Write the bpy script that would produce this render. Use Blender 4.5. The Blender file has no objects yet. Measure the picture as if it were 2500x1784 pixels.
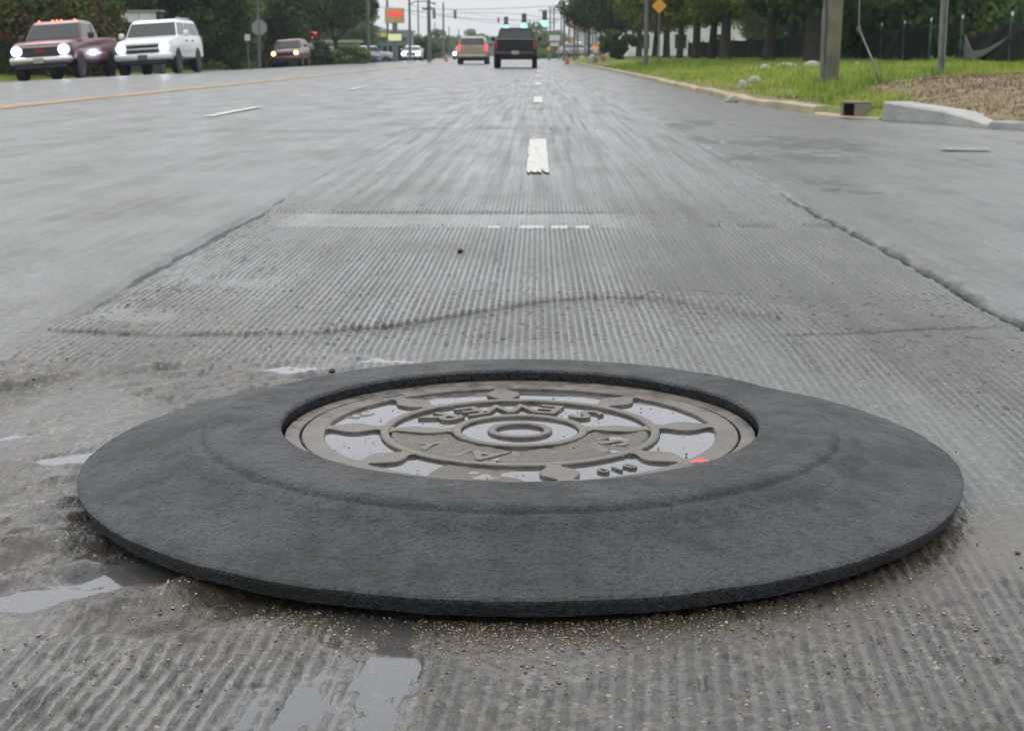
import bpy, math, random
import numpy as np
from mathutils import Vector, Matrix, Euler
R = math.radians
sc = bpy.context.scene
C = sc.collection
rng = np.random.default_rng(7)
random.seed(7)

# ------------------------------------------------------------------ camera
CAMZ = 0.65
FP = 3789.6                      # focal length in photograph pixels (2500 wide)
cam_d = bpy.data.cameras.new('camera')
cam = bpy.data.objects.new('camera', cam_d); C.objects.link(cam)
cam.location = (0, 0, CAMZ)
cam.rotation_euler = (R(90 - 11.34), 0, R(0.95))
cam_d.sensor_width = 36; cam_d.lens = 36 * FP / 2500
cam_d.clip_start = 0.05; cam_d.clip_end = 4000
cam_d.dof.use_dof = True; cam_d.dof.focus_distance = 2.25; cam_d.dof.aperture_fstop = 17.0
sc.camera = cam

# ------------------------------------------------------------------ sky, sun, exposure
W = bpy.data.worlds.new('World'); sc.world = W; W.use_nodes = True
nt = W.node_tree; nt.nodes.clear()
out = nt.nodes.new('ShaderNodeOutputWorld'); bg = nt.nodes.new('ShaderNodeBackground')
sky = nt.nodes.new('ShaderNodeTexSky'); sky.sky_type = 'NISHITA'; sky.sun_disc = False
sky.sun_elevation = R(48); sky.sun_rotation = R(-25); sky.dust_density = 4; sky.air_density = 1.2
tc = nt.nodes.new('ShaderNodeTexCoord'); sep = nt.nodes.new('ShaderNodeSeparateXYZ')
ramp = nt.nodes.new('ShaderNodeValToRGB')           # cloud deck: a little brighter overhead
ramp.color_ramp.elements[0].position = 0.0; ramp.color_ramp.elements[0].color = (.332, .347, .364, 1)
ramp.color_ramp.elements[1].position = 1.0; ramp.color_ramp.elements[1].color = (.97, .975, .985, 1)     # overcast: brightness (1 + 2 sin e) / 3
mulc = nt.nodes.new('ShaderNodeVectorMath'); mulc.operation = 'SCALE'; mulc.inputs['Scale'].default_value = 23
mix = nt.nodes.new('ShaderNodeMix'); mix.data_type = 'RGBA'; mix.inputs[0].default_value = 0.93
nt.links.new(tc.outputs['Generated'], sep.inputs[0]); nt.links.new(sep.outputs['Z'], ramp.inputs[0])
nt.links.new(ramp.outputs[0], mulc.inputs[0]); nt.links.new(sky.outputs[0], mix.inputs[6])
nt.links.new(mulc.outputs[0], mix.inputs[7]); nt.links.new(mix.outputs[2], bg.inputs[0])
bg.inputs[1].default_value = 0.1
nt.links.new(bg.outputs[0], out.inputs[0])
sd = bpy.data.lights.new('sun', 'SUN'); sd.energy = 0.55; sd.angle = R(25); sd.color = (1, .97, .93)
sun = bpy.data.objects.new('sun', sd); C.objects.link(sun)
sun.rotation_euler = (R(42), 0, R(25 + 180))
sc.view_settings.view_transform = 'Standard'; sc.view_settings.look = 'None'
sc.view_settings.gamma = 1; sc.view_settings.use_curve_mapping = False
sc.view_settings.exposure = 0.0

# ------------------------------------------------------------------ pixel -> place helpers (P = photograph pixels)
RM = cam.rotation_euler.to_matrix()
def ray(px, py):
    return RM @ Vector(((px - 1250) / FP, -(py - 892) / FP, -1))
def gnd(px, py, z=0.0):
    d = ray(px, py); t = (z - CAMZ) / d.z
    return Vector((d.x * t, d.y * t, z))
def at(px, py, Y):
    d = ray(px, py); t = Y / d.y
    return Vector((d.x * t, Y, CAMZ + d.z * t))
DP = 2500 / 2276.0
def gD(dx, dy, z=0.0): return gnd(dx * DP, dy * DP, z)

# ------------------------------------------------------------------ noise
class VN:
    def __init__(s, seed):
        s.t = np.random.default_rng(seed).random((256, 256)).astype(np.float32)
    def __call__(s, x, y):
        xi = np.floor(x).astype(np.int64); yi = np.floor(y).astype(np.int64)
        fx = x - xi; fy = y - yi
        fx = fx * fx * (3 - 2 * fx); fy = fy * fy * (3 - 2 * fy)
        a = s.t[xi & 255, yi & 255]; b = s.t[(xi + 1) & 255, yi & 255]
        c = s.t[xi & 255, (yi + 1) & 255]; d = s.t[(xi + 1) & 255, (yi + 1) & 255]
        return (a * (1 - fx) + b * fx) * (1 - fy) + (c * (1 - fx) + d * fx) * fy
N1, N2, N3, N4, N5, N6 = [VN(i) for i in range(6)]
def ss(e0, e1, x):
    t = np.clip((x - e0) / (e1 - e0), 0, 1); return t * t * (3 - 2 * t)

# ------------------------------------------------------------------ objects
def tag(o, label=None, cat=None, group=None, kind=None):
    if label: o['label'] = label
    if cat: o['category'] = cat
    if group: o['group'] = group
    if kind: o['kind'] = kind
    return o
def empty(name, loc=(0, 0, 0), rz=0, label=None, cat=None, group=None):
    o = bpy.data.objects.new(name, None); C.objects.link(o)
    o.location = loc; o.rotation_euler = (0, 0, rz); o.empty_display_size = .2
    return tag(o, label, cat, group)
def link(name, me, mat=None, parent=None, loc=None):
    if mat is not None:
        if not me.materials: me.materials.append(mat)
    o = bpy.data.objects.new(name, me); C.objects.link(o)
    if parent is not None: o.parent = parent
    if loc is not None: o.location = loc
    return o
def grid_mesh(name, X, Y, Z, attrs=None, smooth=True):
    nr, nc = X.shape
    v = np.stack([X, Y, Z], -1).reshape(-1, 3).astype(np.float32)
    i = np.arange(nr * nc).reshape(nr, nc)
    f = np.stack([i[:-1, :-1], i[:-1, 1:], i[1:, 1:], i[1:, :-1]], -1).reshape(-1, 4)
    me = raw_mesh(name, v, f, smooth)
    for k, a in (attrs or {}).items():
        at_ = me.attributes.new(k, 'FLOAT', 'POINT'); at_.data.foreach_set('value', a.reshape(-1).astype(np.float32))
    return me
def raw_mesh(name, v, f, smooth=False):
    me = bpy.data.meshes.new(name); n = f.shape[1]
    me.vertices.add(len(v)); me.vertices.foreach_set('co', v.astype(np.float32).reshape(-1))
    me.loops.add(f.size); me.loops.foreach_set('vertex_index', f.astype(np.int32).reshape(-1))
    me.polygons.add(len(f)); me.polygons.foreach_set('loop_start', np.arange(0, f.size, n, dtype=np.int32))
    me.polygons.foreach_set('loop_total', np.full(len(f), n, dtype=np.int32))
    if smooth: me.polygons.foreach_set('use_smooth', np.ones(len(f), dtype=bool))
    me.update(calc_edges=True)
    return me
class MB:
    def __init__(s): s.v = []; s.f = []
    def add(s, vs, fs):
        b = len(s.v); s.v += [tuple(p) for p in vs]; s.f += [tuple(b + i for i in f) for f in fs]; return s
    def box(s, c, d, rz=0, bev=0.0):
        cx, cy, cz = c; hx, hy, hz = d[0] / 2, d[1] / 2, d[2] / 2
        if bev <= 0:
            P = [(-hx, -hy, -hz), (hx, -hy, -hz), (hx, hy, -hz), (-hx, hy, -hz), (-hx, -hy, hz), (hx, -hy, hz), (hx, hy, hz), (-hx, hy, hz)]
            F = [(0, 3, 2, 1), (4, 5, 6, 7), (0, 1, 5, 4), (1, 2, 6, 5), (2, 3, 7, 6), (3, 0, 4, 7)]
        else:
            b = bev; P = []; F = []
            for z, k in ((-hz, 1), (-hz + b, 0), (hz - b, 0), (hz, 1)):
                o = b * k
                P += [(-hx + b, -hy + o, z), (hx - b, -hy + o, z), (hx - o, -hy + b, z), (hx - o, hy - b, z), (hx - b, hy - o, z), (-hx + b, hy - o, z), (-hx + o, hy - b, z), (-hx + o, -hy + b, z)]
            F.append(tuple(reversed(range(8)))); F.append(tuple(range(24, 32)))
            for r in range(3):
                for i in range(8): F.append((r * 8 + i, r * 8 + (i + 1) % 8, r * 8 + 8 + (i + 1) % 8, r * 8 + 8 + i))
        ca, sa = math.cos(rz), math.sin(rz)
        return s.add([(cx + x * ca - y * sa, cy + x * sa + y * ca, cz + z) for x, y, z in P], F)
    def tube(s, pts, r, n=8, cap=True):
        pts = [Vector(p) for p in pts]; rs = r if isinstance(r, (list, tuple)) else [r] * len(pts)
        V = []; up0 = None
        for i, p in enumerate(pts):
            d = (pts[min(i + 1, len(pts) - 1)] - pts[max(i - 1, 0)]).normalized()
            u = d.cross(Vector((0, 0, 1)) if abs(d.z) < .9 else Vector((1, 0, 0))).normalized()
            if up0 is not None and u.dot(up0) < 0: u = -u
            up0 = u; w = d.cross(u)
            for k in range(n):
                a = 2 * math.pi * k / n; V.append(p + (u * math.cos(a) + w * math.sin(a)) * rs[i])
        F = [(i * n + k, i * n + (k + 1) % n, (i + 1) * n + (k + 1) % n, (i + 1) * n + k) for i in range(len(pts) - 1) for k in range(n)]
        if cap: F += [tuple(range(n)), tuple(range((len(pts) - 1) * n, len(pts) * n))]
        return s.add(V, F)
    def lathe(s, prof, n=32, c=(0, 0, 0), axis='z', closed=False):
        V = []; m = len(prof)
        for k in range(n):
            a = 2 * math.pi * k / n; ca, sa = math.cos(a), math.sin(a)
            for r, z in prof:
                if axis == 'z': V.append((c[0] + r * ca, c[1] + r * sa, c[2] + z))
                elif axis == 'x': V.append((c[0] + z, c[1] + r * ca, c[2] + r * sa))
                else: V.append((c[0] + r * ca, c[1] + z, c[2] + r * sa))
        F = []
        for k in range(n):
            k2 = (k + 1) % n
            for j in range(m - 1 + (1 if closed else 0)):
                j2 = (j + 1) % m; F.append((k * m + j, k2 * m + j, k2 * m + j2, k * m + j2))
        return s.add(V, F)
    def prism(s, poly, z0, z1, bev=0.0):
        n = len(poly); cx = sum(p[0] for p in poly) / n; cy = sum(p[1] for p in poly) / n
        sh = lambda k: [(cx + (x - cx) * k, cy + (y - cy) * k) for x, y in poly]
        rings = [(poly, z0), (poly, z1 - bev)] + ([(sh(1 - bev / .03), z1)] if bev else [])
        V = [(x, y, z) for pl, z in rings for x, y in pl]; F = []
        for r in range(len(rings) - 1):
            for i in range(n): F.append((r * n + i, r * n + (i + 1) % n, (r + 1) * n + (i + 1) % n, (r + 1) * n + i))
        F.append(tuple(range((len(rings) - 1) * n, len(rings) * n))); F.append(tuple(reversed(range(n))))
        return s.add(V, F)
    def mesh(s, name, smooth=None):
        me = bpy.data.meshes.new(name); me.from_pydata([tuple(p) for p in s.v], [], s.f); me.update()
        if smooth:
            me.shade_smooth(); me.set_sharp_from_angle(angle=R(smooth))
        return me
    def build(s, name, mat, parent=None, loc=None, smooth=None):
        return link(name, s.mesh(name, smooth), mat, parent, loc)

# ------------------------------------------------------------------ materials
def mat(name, col, rough=.6, col2=None, scale=8.0, bump=0.0, bscale=None, metal=0.0, emit=None, estr=0.0, coat=0.0, spec=None, rough2=None, coords='Object', detail=4, rnd=0.0):
    m = bpy.data.materials.new(name); m.use_nodes = True; t = m.node_tree; b = t.nodes['Principled BSDF']
    b.inputs['Base Color'].default_value = (*col, 1); b.inputs['Roughness'].default_value = rough
    b.inputs['Metallic'].default_value = metal; b.inputs['Coat Weight'].default_value = coat; b.inputs['Coat Roughness'].default_value = .06
    if spec is not None: b.inputs['Specular IOR Level'].default_value = spec
    if emit: b.inputs['Emission Color'].default_value = (*emit, 1); b.inputs['Emission Strength'].default_value = estr
    tcn = t.nodes.new('ShaderNodeTexCoord'); src = tcn.outputs[coords]
    colout = None
    if col2:
        n = t.nodes.new('ShaderNodeTexNoise'); n.inputs['Scale'].default_value = scale; n.inputs['Detail'].default_value = detail
        t.links.new(src, n.inputs['Vector'])
        r = t.nodes.new('ShaderNodeValToRGB'); r.color_ramp.elements[0].position = .35; r.color_ramp.elements[1].position = .65
        r.color_ramp.elements[0].color = (*col, 1); r.color_ramp.elements[1].color = (*col2, 1)
        t.links.new(n.outputs['Fac'], r.inputs[0]); colout = r.outputs[0]
        if rough2 is not None:
            mr = t.nodes.new('ShaderNodeMapRange'); mr.inputs['To Min'].default_value = rough; mr.inputs['To Max'].default_value = rough2
            mr.inputs['From Min'].default_value = .35; mr.inputs['From Max'].default_value = .65
            t.links.new(n.outputs['Fac'], mr.inputs[0]); t.links.new(mr.outputs[0], b.inputs['Roughness'])
    if rnd > 0:
        oi = t.nodes.new('ShaderNodeObjectInfo'); hs = t.nodes.new('ShaderNodeHueSaturation')
        mr = t.nodes.new('ShaderNodeMapRange'); mr.inputs['To Min'].default_value = 1 - rnd; mr.inputs['To Max'].default_value = 1 + rnd
        t.links.new(oi.outputs['Random'], mr.inputs[0]); t.links.new(mr.outputs[0], hs.inputs['Value'])
        if colout: t.links.new(colout, hs.inputs['Color'])
        else: hs.inputs['Color'].default_value = (*col, 1)
        colout = hs.outputs[0]
    if colout: t.links.new(colout, b.inputs['Base Color'])
    if bump > 0:
        n2 = t.nodes.new('ShaderNodeTexNoise'); n2.inputs['Scale'].default_value = bscale or scale * 4; n2.inputs['Detail'].default_value = 5
        t.links.new(src, n2.inputs['Vector']); bp = t.nodes.new('ShaderNodeBump'); bp.inputs['Distance'].default_value = bump
        t.links.new(n2.outputs['Fac'], bp.inputs['Height']); t.links.new(bp.outputs[0], b.inputs['Normal'])
    return m

def N(t, typ, **kw):
    n = t.nodes.new('ShaderNode' + typ)
    for k, v in kw.items(): setattr(n, k, v)
    return n
def mathn(t, op, a, b=None, c=None):
    n = N(t, 'Math', operation=op)
    for i, x in enumerate((a, b, c)):
        if x is None: continue
        if isinstance(x, (int, float)): n.inputs[i].default_value = x
        else: t.links.new(x, n.inputs[i])
    return n.outputs[0]
def mrange(t, src, a, b, c, d, smooth=False):
    n = N(t, 'MapRange'); n.clamp = True
    if smooth: n.interpolation_type = 'SMOOTHSTEP'
    for i, v in enumerate((a, b, c, d)): n.inputs[1 + i].default_value = v
    t.links.new(src, n.inputs[0]); return n.outputs[0]
def noise(t, vec, scale, detail=4, rough=.55, vscale=None):
    if vscale:
        mp = N(t, 'Mapping'); mp.inputs['Scale'].default_value = vscale; t.links.new(vec, mp.inputs['Vector']); vec = mp.outputs[0]
    n = N(t, 'TexNoise'); n.inputs['Scale'].default_value = scale; n.inputs['Detail'].default_value = detail; n.inputs['Roughness'].default_value = rough
    t.links.new(vec, n.inputs['Vector']); return n.outputs['Fac']
def mixc(t, f, a, b):
    n = N(t, 'Mix'); n.data_type = 'RGBA'
    for i, x in ((0, f), (6, a), (7, b)):
        if isinstance(x, tuple): n.inputs[i].default_value = (*x, 1)
        elif isinstance(x, (int, float)): n.inputs[i].default_value = x
        else: t.links.new(x, n.inputs[i])
    return n.outputs[2]

def asphalt_material(name, grooves, wet=1.0, c0=(.020, .020, .020), c1=(.105, .102, .097), lowattr=False):
    m = bpy.data.materials.new(name); m.use_nodes = True; t = m.node_tree; b = t.nodes['Principled BSDF']
    g = N(t, 'NewGeometry'); pos = g.outputs['Position']
    fine = noise(t, pos, 170, 3, .6); mid = noise(t, pos, 38, 4); big = noise(t, pos, 1.1, 5, .6, (2.2, .45, 1)); patch = noise(t, pos, 2.6, 6, .62, (1.0, .5, 1))
    vor = N(t, 'TexVoronoi'); vor.inputs['Scale'].default_value = 120; t.links.new(pos, vor.inputs['Vector'])
    col = mixc(t, mrange(t, mathn(t, 'ADD', mathn(t, 'MULTIPLY', fine, .6), mathn(t, 'MULTIPLY', mid, .4)), .36, .64, 0, 1), c0, c1)
    col = mixc(t, mrange(t, noise(t, pos, 75, 2, .5), .64, .72, 0, .9), col, (.010, .010, .010))
    col = mixc(t, mrange(t, patch, .5, .72, 0, .55), col, (.026, .025, .024))
    vs = N(t, 'TexVoronoi'); vs.inputs['Scale'].default_value = 95; t.links.new(pos, vs.inputs['Vector']); sv = N(t, 'SeparateColor'); t.links.new(vs.outputs['Color'], sv.inputs[0])
    cs = N(t, 'ValToRGB'); ee = cs.color_ramp.elements; ee[0].color = (.012, .012, .012, 1); ee[1].color = (.20, .185, .16, 1); qq = ee.new(.5); qq.color = (.055, .053, .05, 1); qq = ee.new(.8); qq.color = (.10, .092, .08, 1)
    t.links.new(sv.outputs[1], cs.inputs[0]); col = mixc(t, .42, col, cs.outputs[0])
    speck = mrange(t, vor.outputs['Color'], .9, .97, 0, 1)
    sepc = N(t, 'SeparateColor'); t.links.new(vor.outputs['Color'], sepc.inputs[0])
    sp = mathn(t, 'MULTIPLY', mrange(t, sepc.outputs[0], .93, .96, 0, 1), mrange(t, vor.outputs['Distance'], .25, .4, 1, 0))
    col = mixc(t, mathn(t, 'MULTIPLY', sp, .8), col, (.34, .29, .21))
    sepp = N(t, 'SeparateXYZ'); t.links.new(pos, sepp.inputs[0])
    st_ = noise(t, pos, 1, 5, .65, (9, .16, 1)); col = mixc(t, mrange(t, st_, .42, .68, 0, .55), col, (.016, .016, .016)); crk = noise(t, pos, 1, 5, .7, (2.2, 3.0, 1)); col = mixc(t, mrange(t, mathn(t, 'ABSOLUTE', mathn(t, 'SUBTRACT', crk, .5)), 0, .006, .0 if lowattr else .55, 0), col, (.008, .008, .008))
    if not lowattr:
        pit = noise(t, pos, 42, 3, .6); pit2 = noise(t, pos, 1, 3, .6, (22, 9, 1))
        col = mixc(t, mrange(t, pit, .60, .68, 0, .75), col, (.009, .009, .009)); col = mixc(t, mrange(t, pit2, .58, .72, 0, .5), col, (.014, .014, .013)); col = mixc(t, mrange(t, pit2, .42, .28, 0, .35), col, (.15, .145, .135))
    rough = mrange(t, mathn(t, 'ADD', mathn(t, 'MULTIPLY', big, .6), mathn(t, 'MULTIPLY', patch, .4)), .38, .62, .24, .50)
    if lowattr:
        a = N(t, 'Attribute'); a.attribute_name = 'low'
        col = mixc(t, mrange(t, a.outputs['Fac'], 0, .25, .25, 0), col, (.012, .012, .012))
        rough = mathn(t, 'ADD', mathn(t, 'MULTIPLY', rough, .5), mrange(t, a.outputs['Fac'], 0, 1, .30, .0))
        col = mixc(t, mrange(t, a.outputs['Fac'], .15, .8, 0, .75), col, (.105, .104, .102))
        a2 = N(t, 'Attribute'); a2.attribute_name = 'mud'
        col = mixc(t, mathn(t, 'MULTIPLY', a2.outputs['Fac'], mrange(t, mid, .3, .6, .4, 1)), col, (.055, .047, .035))
    at2 = N(t, 'Attribute'); at2.attribute_name = 'tar'; tarf = mathn(t, 'MULTIPLY', at2.outputs['Fac'], mrange(t, mid, .3, .6, .6, 1))  # tar patches, plus painted shade at seam, step, lip and cracks
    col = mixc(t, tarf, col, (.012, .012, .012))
    t.links.new(col, b.inputs['Base Color']); t.links.new(rough, b.inputs['Roughness'])
    b.inputs['IOR'].default_value = 1.42
    streak = noise(t, pos, 1, 4, .6, (16, .35, 1)); streak2 = noise(t, pos, 1, 3, .6, (60, 1.2, 1))
    film_ = mrange(t, mathn(t, 'ADD', mathn(t, 'ADD', mathn(t, 'MULTIPLY', big, .25), mathn(t, 'MULTIPLY', patch, .25)), mathn(t, 'MULTIPLY', mathn(t, 'ADD', streak, streak2), .25)), .38, .60, .92, .30)
    if lowattr: film_ = mathn(t, 'MULTIPLY', film_, mrange(t, a.outputs['Fac'], .05, .8, .28, .95))
    film_ = mathn(t, 'MULTIPLY', film_, wet); film_ = mathn(t, 'MULTIPLY', film_, mrange(t, tarf, 0, 1, 1, .08)); t.links.new(film_, b.inputs['Coat Weight']); b.inputs['Coat IOR'].default_value = 1.30 if wet < 1 else 1.36
    b.inputs['Coat Roughness'].default_value = .30
    hc = mathn(t, 'ADD', mathn(t, 'MULTIPLY', mid, .8), mathn(t, 'ADD', mathn(t, 'MULTIPLY', streak, 1.2), mathn(t, 'MULTIPLY', streak2, 1.2)))
    bpc = N(t, 'Bump'); bpc.inputs['Distance'].default_value = .0042; bpc.inputs['Strength'].default_value = .5; t.links.new(hc, bpc.inputs['Height']); t.links.new(bpc.outputs[0], b.inputs['Coat Normal'])
    h = mathn(t, 'ADD', mathn(t, 'ADD', mathn(t, 'MULTIPLY', mid, .6), mathn(t, 'MULTIPLY', fine, .6)), mathn(t, 'MULTIPLY', streak2, .8))
    bp = N(t, 'Bump'); bp.inputs['Distance'].default_value = .0042; bp.inputs['Strength'].default_value = .9; t.links.new(h, bp.inputs['Height'])
    last = bp.outputs[0]
    if grooves:
        wx = mathn(t, 'SINE', mathn(t, 'MULTIPLY', sepp.outputs['X'], 2 * math.pi / .0508))
        wx2 = noise(t, pos, 1, 2, .5, (34, .25, 1))
        hh = mathn(t, 'ADD', mathn(t, 'MULTIPLY', wx, .3), mathn(t, 'MULTIPLY', wx2, 1.6))
        bp2 = N(t, 'Bump'); bp2.inputs['Distance'].default_value = .006; bp2.inputs['Strength'].default_value = .6
        t.links.new(hh, bp2.inputs['Height']); t.links.new(last, bp2.inputs['Normal']); last = bp2.outputs[0]
    t.links.new(last, b.inputs['Normal'])
    return m
M = {}
M['milled'] = asphalt_material('milled_asphalt', False, lowattr=True)
M['milled_far'] = asphalt_material('milled_asphalt_far', True)
M['asphalt'] = asphalt_material('worn_asphalt', False, wet=.72, c0=(.020, .020, .020), c1=(.088, .086, .082))
M['paint'] = mat('worn_white_paint', (.56, .56, .52), .5, (.30, .29, .27), 42, .0015, 90)
M['faded'] = mat('faded_paint', (.26, .26, .25), .6, (.13, .13, .13), 20)
M['yellow'] = mat('worn_yellow_paint', (.55, .36, .10), .5, (.36, .25, .10), 4)
rb = bpy.data.materials.new('black_rubber'); rb.use_nodes = True; t = rb.node_tree; b = t.nodes['Principled BSDF']; g_ = N(t, 'NewGeometry'); ps = g_.outputs['Position']
f1 = noise(t, ps, 300, 3, .7); f2 = noise(t, ps, 130, 2, .6); f3 = noise(t, ps, 5.5, 5, .6); f4 = noise(t, ps, 28, 4, .6)
col = mixc(t, mrange(t, f1, .38, .62, 0, 1), (.010, .0115, .0118), (.040, .0475, .0505)); col = mixc(t, mrange(t, mathn(t, 'ADD', mathn(t, 'MULTIPLY', f3, .7), mathn(t, 'MULTIPLY', f4, .3)), .47, .64, 0, .8), col, (.010, .0105, .010))
col = mixc(t, mrange(t, f2, .54, .60, 0, .85), col, (.004, .004, .004)); t.links.new(col, b.inputs['Base Color'])
rg = mrange(t, mathn(t, 'ADD', mathn(t, 'MULTIPLY', f3, .5), mathn(t, 'MULTIPLY', f4, .5)), .4, .6, .46, .66); t.links.new(rg, b.inputs['Roughness']); b.inputs['Specular IOR Level'].default_value = .42
bp = N(t, 'Bump'); bp.inputs['Distance'].default_value = .0034; t.links.new(mathn(t, 'ADD', f1, mathn(t, 'MULTIPLY', f2, 1.2)), bp.inputs['Height']); t.links.new(bp.outputs[0], b.inputs['Normal'])
M['rubber'] = rb
M['iron'] = mat('worn_cast_iron', (.052, .046, .038), .26, (.115, .102, .085), 34, .001, 200, rough2=.5, spec=.5)
M['plate'] = mat('muddy_iron', (.035, .028, .019), .3, (.075, .063, .046), 40, .002, 120, rough2=.6)
M['black'] = mat('black_plastic', (.012, .012, .013), .5)
M['concrete'] = mat('pale_concrete', (.34, .345, .33), .75, (.25, .255, .24), 4, .01, 20)
M['dirtykerb'] = mat('dirty_kerb_concrete', (.22, .19, .12), .8, (.34, .30, .19), 1.5, .01, 12)
M['wood'] = mat('weathered_pole_wood', (.085, .085, .058), .85, (.15, .148, .10), 3, .01, 9)
M['wooddark'] = mat('dark_pole_wood', (.10, .10, .095), .85, (.15, .15, .145), 2, .01, 9)
M['bark'] = mat('tree_bark', (.022, .02, .016), .9, (.05, .045, .035), 5, .03, 10)
M['galv'] = mat('galvanised_steel', (.12, .13, .125), .55, (.19, .20, .19), 5, metal=.3)
M['wire'] = mat('cable', (.05, .055, .06), .6)
M['tyre'] = mat('tyre_rubber', (.012, .012, .013), .75)
M['rim'] = mat('wheel_rim', (.45, .45, .43), .35, metal=.6)
M['glass'] = mat('car_glass', (.02, .028, .026), .10, spec=.5)
M['chrome'] = mat('chrome_trim', (.5, .5, .5), .25, metal=.9)
M['grille'] = mat('grille_dark', (.02, .02, .022), .4)
M['orange'] = mat('orange_plastic', (.42, .10, .05), .5)
M['whitepl'] = mat('white_panel', (.62, .64, .62), .5, (.52, .55, .53), 2)
M['redpl'] = mat('red_panel', (.55, .05, .04), .5)
M['yelpl'] = mat('yellow_panel', (.72, .55, .03), .5)
def paintm(name, c, c2=None, metal=.0): return mat(name, c, .28, c2 or tuple(x * .85 for x in c), 2, metal=metal, coat=.35)
M['maroon'] = paintm('maroon_car_paint', (.10, .010, .018), (.12, .014, .022))
M['white'] = paintm('white_car_paint', (.72, .74, .74), metal=0)
M['rose'] = paintm('dusty_maroon_car_paint', (.16, .045, .055))
M['tan'] = paintm('tan_car_paint', (.33, .28, .19))
M['blackp'] = mat('black_car_paint', (.008, .008, .008), .5, spec=.25)
M['silver'] = paintm('silver_car_paint', (.42, .44, .45))
M['bluep'] = paintm('dark_blue_car_paint', (.05, .08, .14))
def emi(name, c, s): return mat(name, c, .3, emit=c, estr=s)
M['headlight'] = emi('cold_headlight', (.30, .55, 1.0), 1.5); M['headcore'] = emi('headlight_core', (.85, .95, 1.0), 9)
M['warmlight'] = emi('warm_headlight', (1.0, .62, .22), 4)
M['green'] = emi('green_signal_lens', (.10, 1.0, .72), 9.0)
M['brake'] = emi('tail_light_lit', (1.0, .05, .06), 1.6)
M['marker'] = emi('amber_marker', (1.0, .22, .05), 3)
M['taildark'] = mat('tail_light_unlit', (.25, .01, .02), .2)
M['lens'] = mat('dark_signal_lens', (.03, .02, .02), .3)
M['signalbody'] = mat('signal_housing', (.12, .11, .045), .5)

# ------------------------------------------------------------------ road profile
MH = (-0.027, 2.38)              # manhole centre
LE, RE = -1.15, 1.17             # edges of the milled strip
def road_z(x):
    x = np.asarray(x, float)
    return np.where(x < -12.4, .06 * (x + 12.4), 0.0)
kerb_px = [(3100, 345), (2900, 333), (2500, 318), (2402, 314), (2300, 303), (2150, 293), (2054, 287), (1940, 272), (1828, 256), (1730, 233), (1668, 219), (1560, 191), (1500, 177), (1440, 164.5)]
KP = [gnd(*p) for p in kerb_px]
ky = np.array([p.y for p in KP]); kx = np.array([p.x for p in KP])
ky = np.concatenate([[4.0, 8.5], ky, [150, 700]]); kx = np.concatenate([[26.0, 12.5], kx, [kx[-1] + .1, kx[-1] + .1]])
def kerb_x(y): return np.interp(y, ky, kx)

# basins that hold water: (Dx, Dy, rx, ry, angle, depth)
BAS = [(775, 1530, .06, .20, -5, .0040), (862, 1530, .034, .16, 4, .0046), (620, 1560, .05, .1, -8, .0035),
       (100, 1320, .035, .11, -62, .009), (215, 1278, .03, .05, -60, .010), (185, 1012, .05, .085, -50, .009), (255, 1035, .03, .05, -30, .010), (40, 968, .03, .09, -55, .008),
       (30, 1230, .025, .06, -60, .008), (860, 797, .10, .035, 0, .008), (640, 815, .12, .03, 10, .0065), (760, 785, .1, .03, 0, .006),
       (500, 625, .15, .12, -20, .0050), (300, 700, .14, .10, -30, .0048), (430, 600, .10, .30, 0, .002), (120, 1480, .03, .12, -40, .003)]
WATER = -.0062
def seam(y, s): return .018 * (N1(y * 1.1, 0 * y + s) - .5) * 2 + .010 * (N2(y * 6, 0 * y + s) - .5) * 2 + .008 * (N3(y * 19, 0 * y + s) - .5) + .008 * (N4(y * 47, 0 * y + s) - .5)
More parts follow.
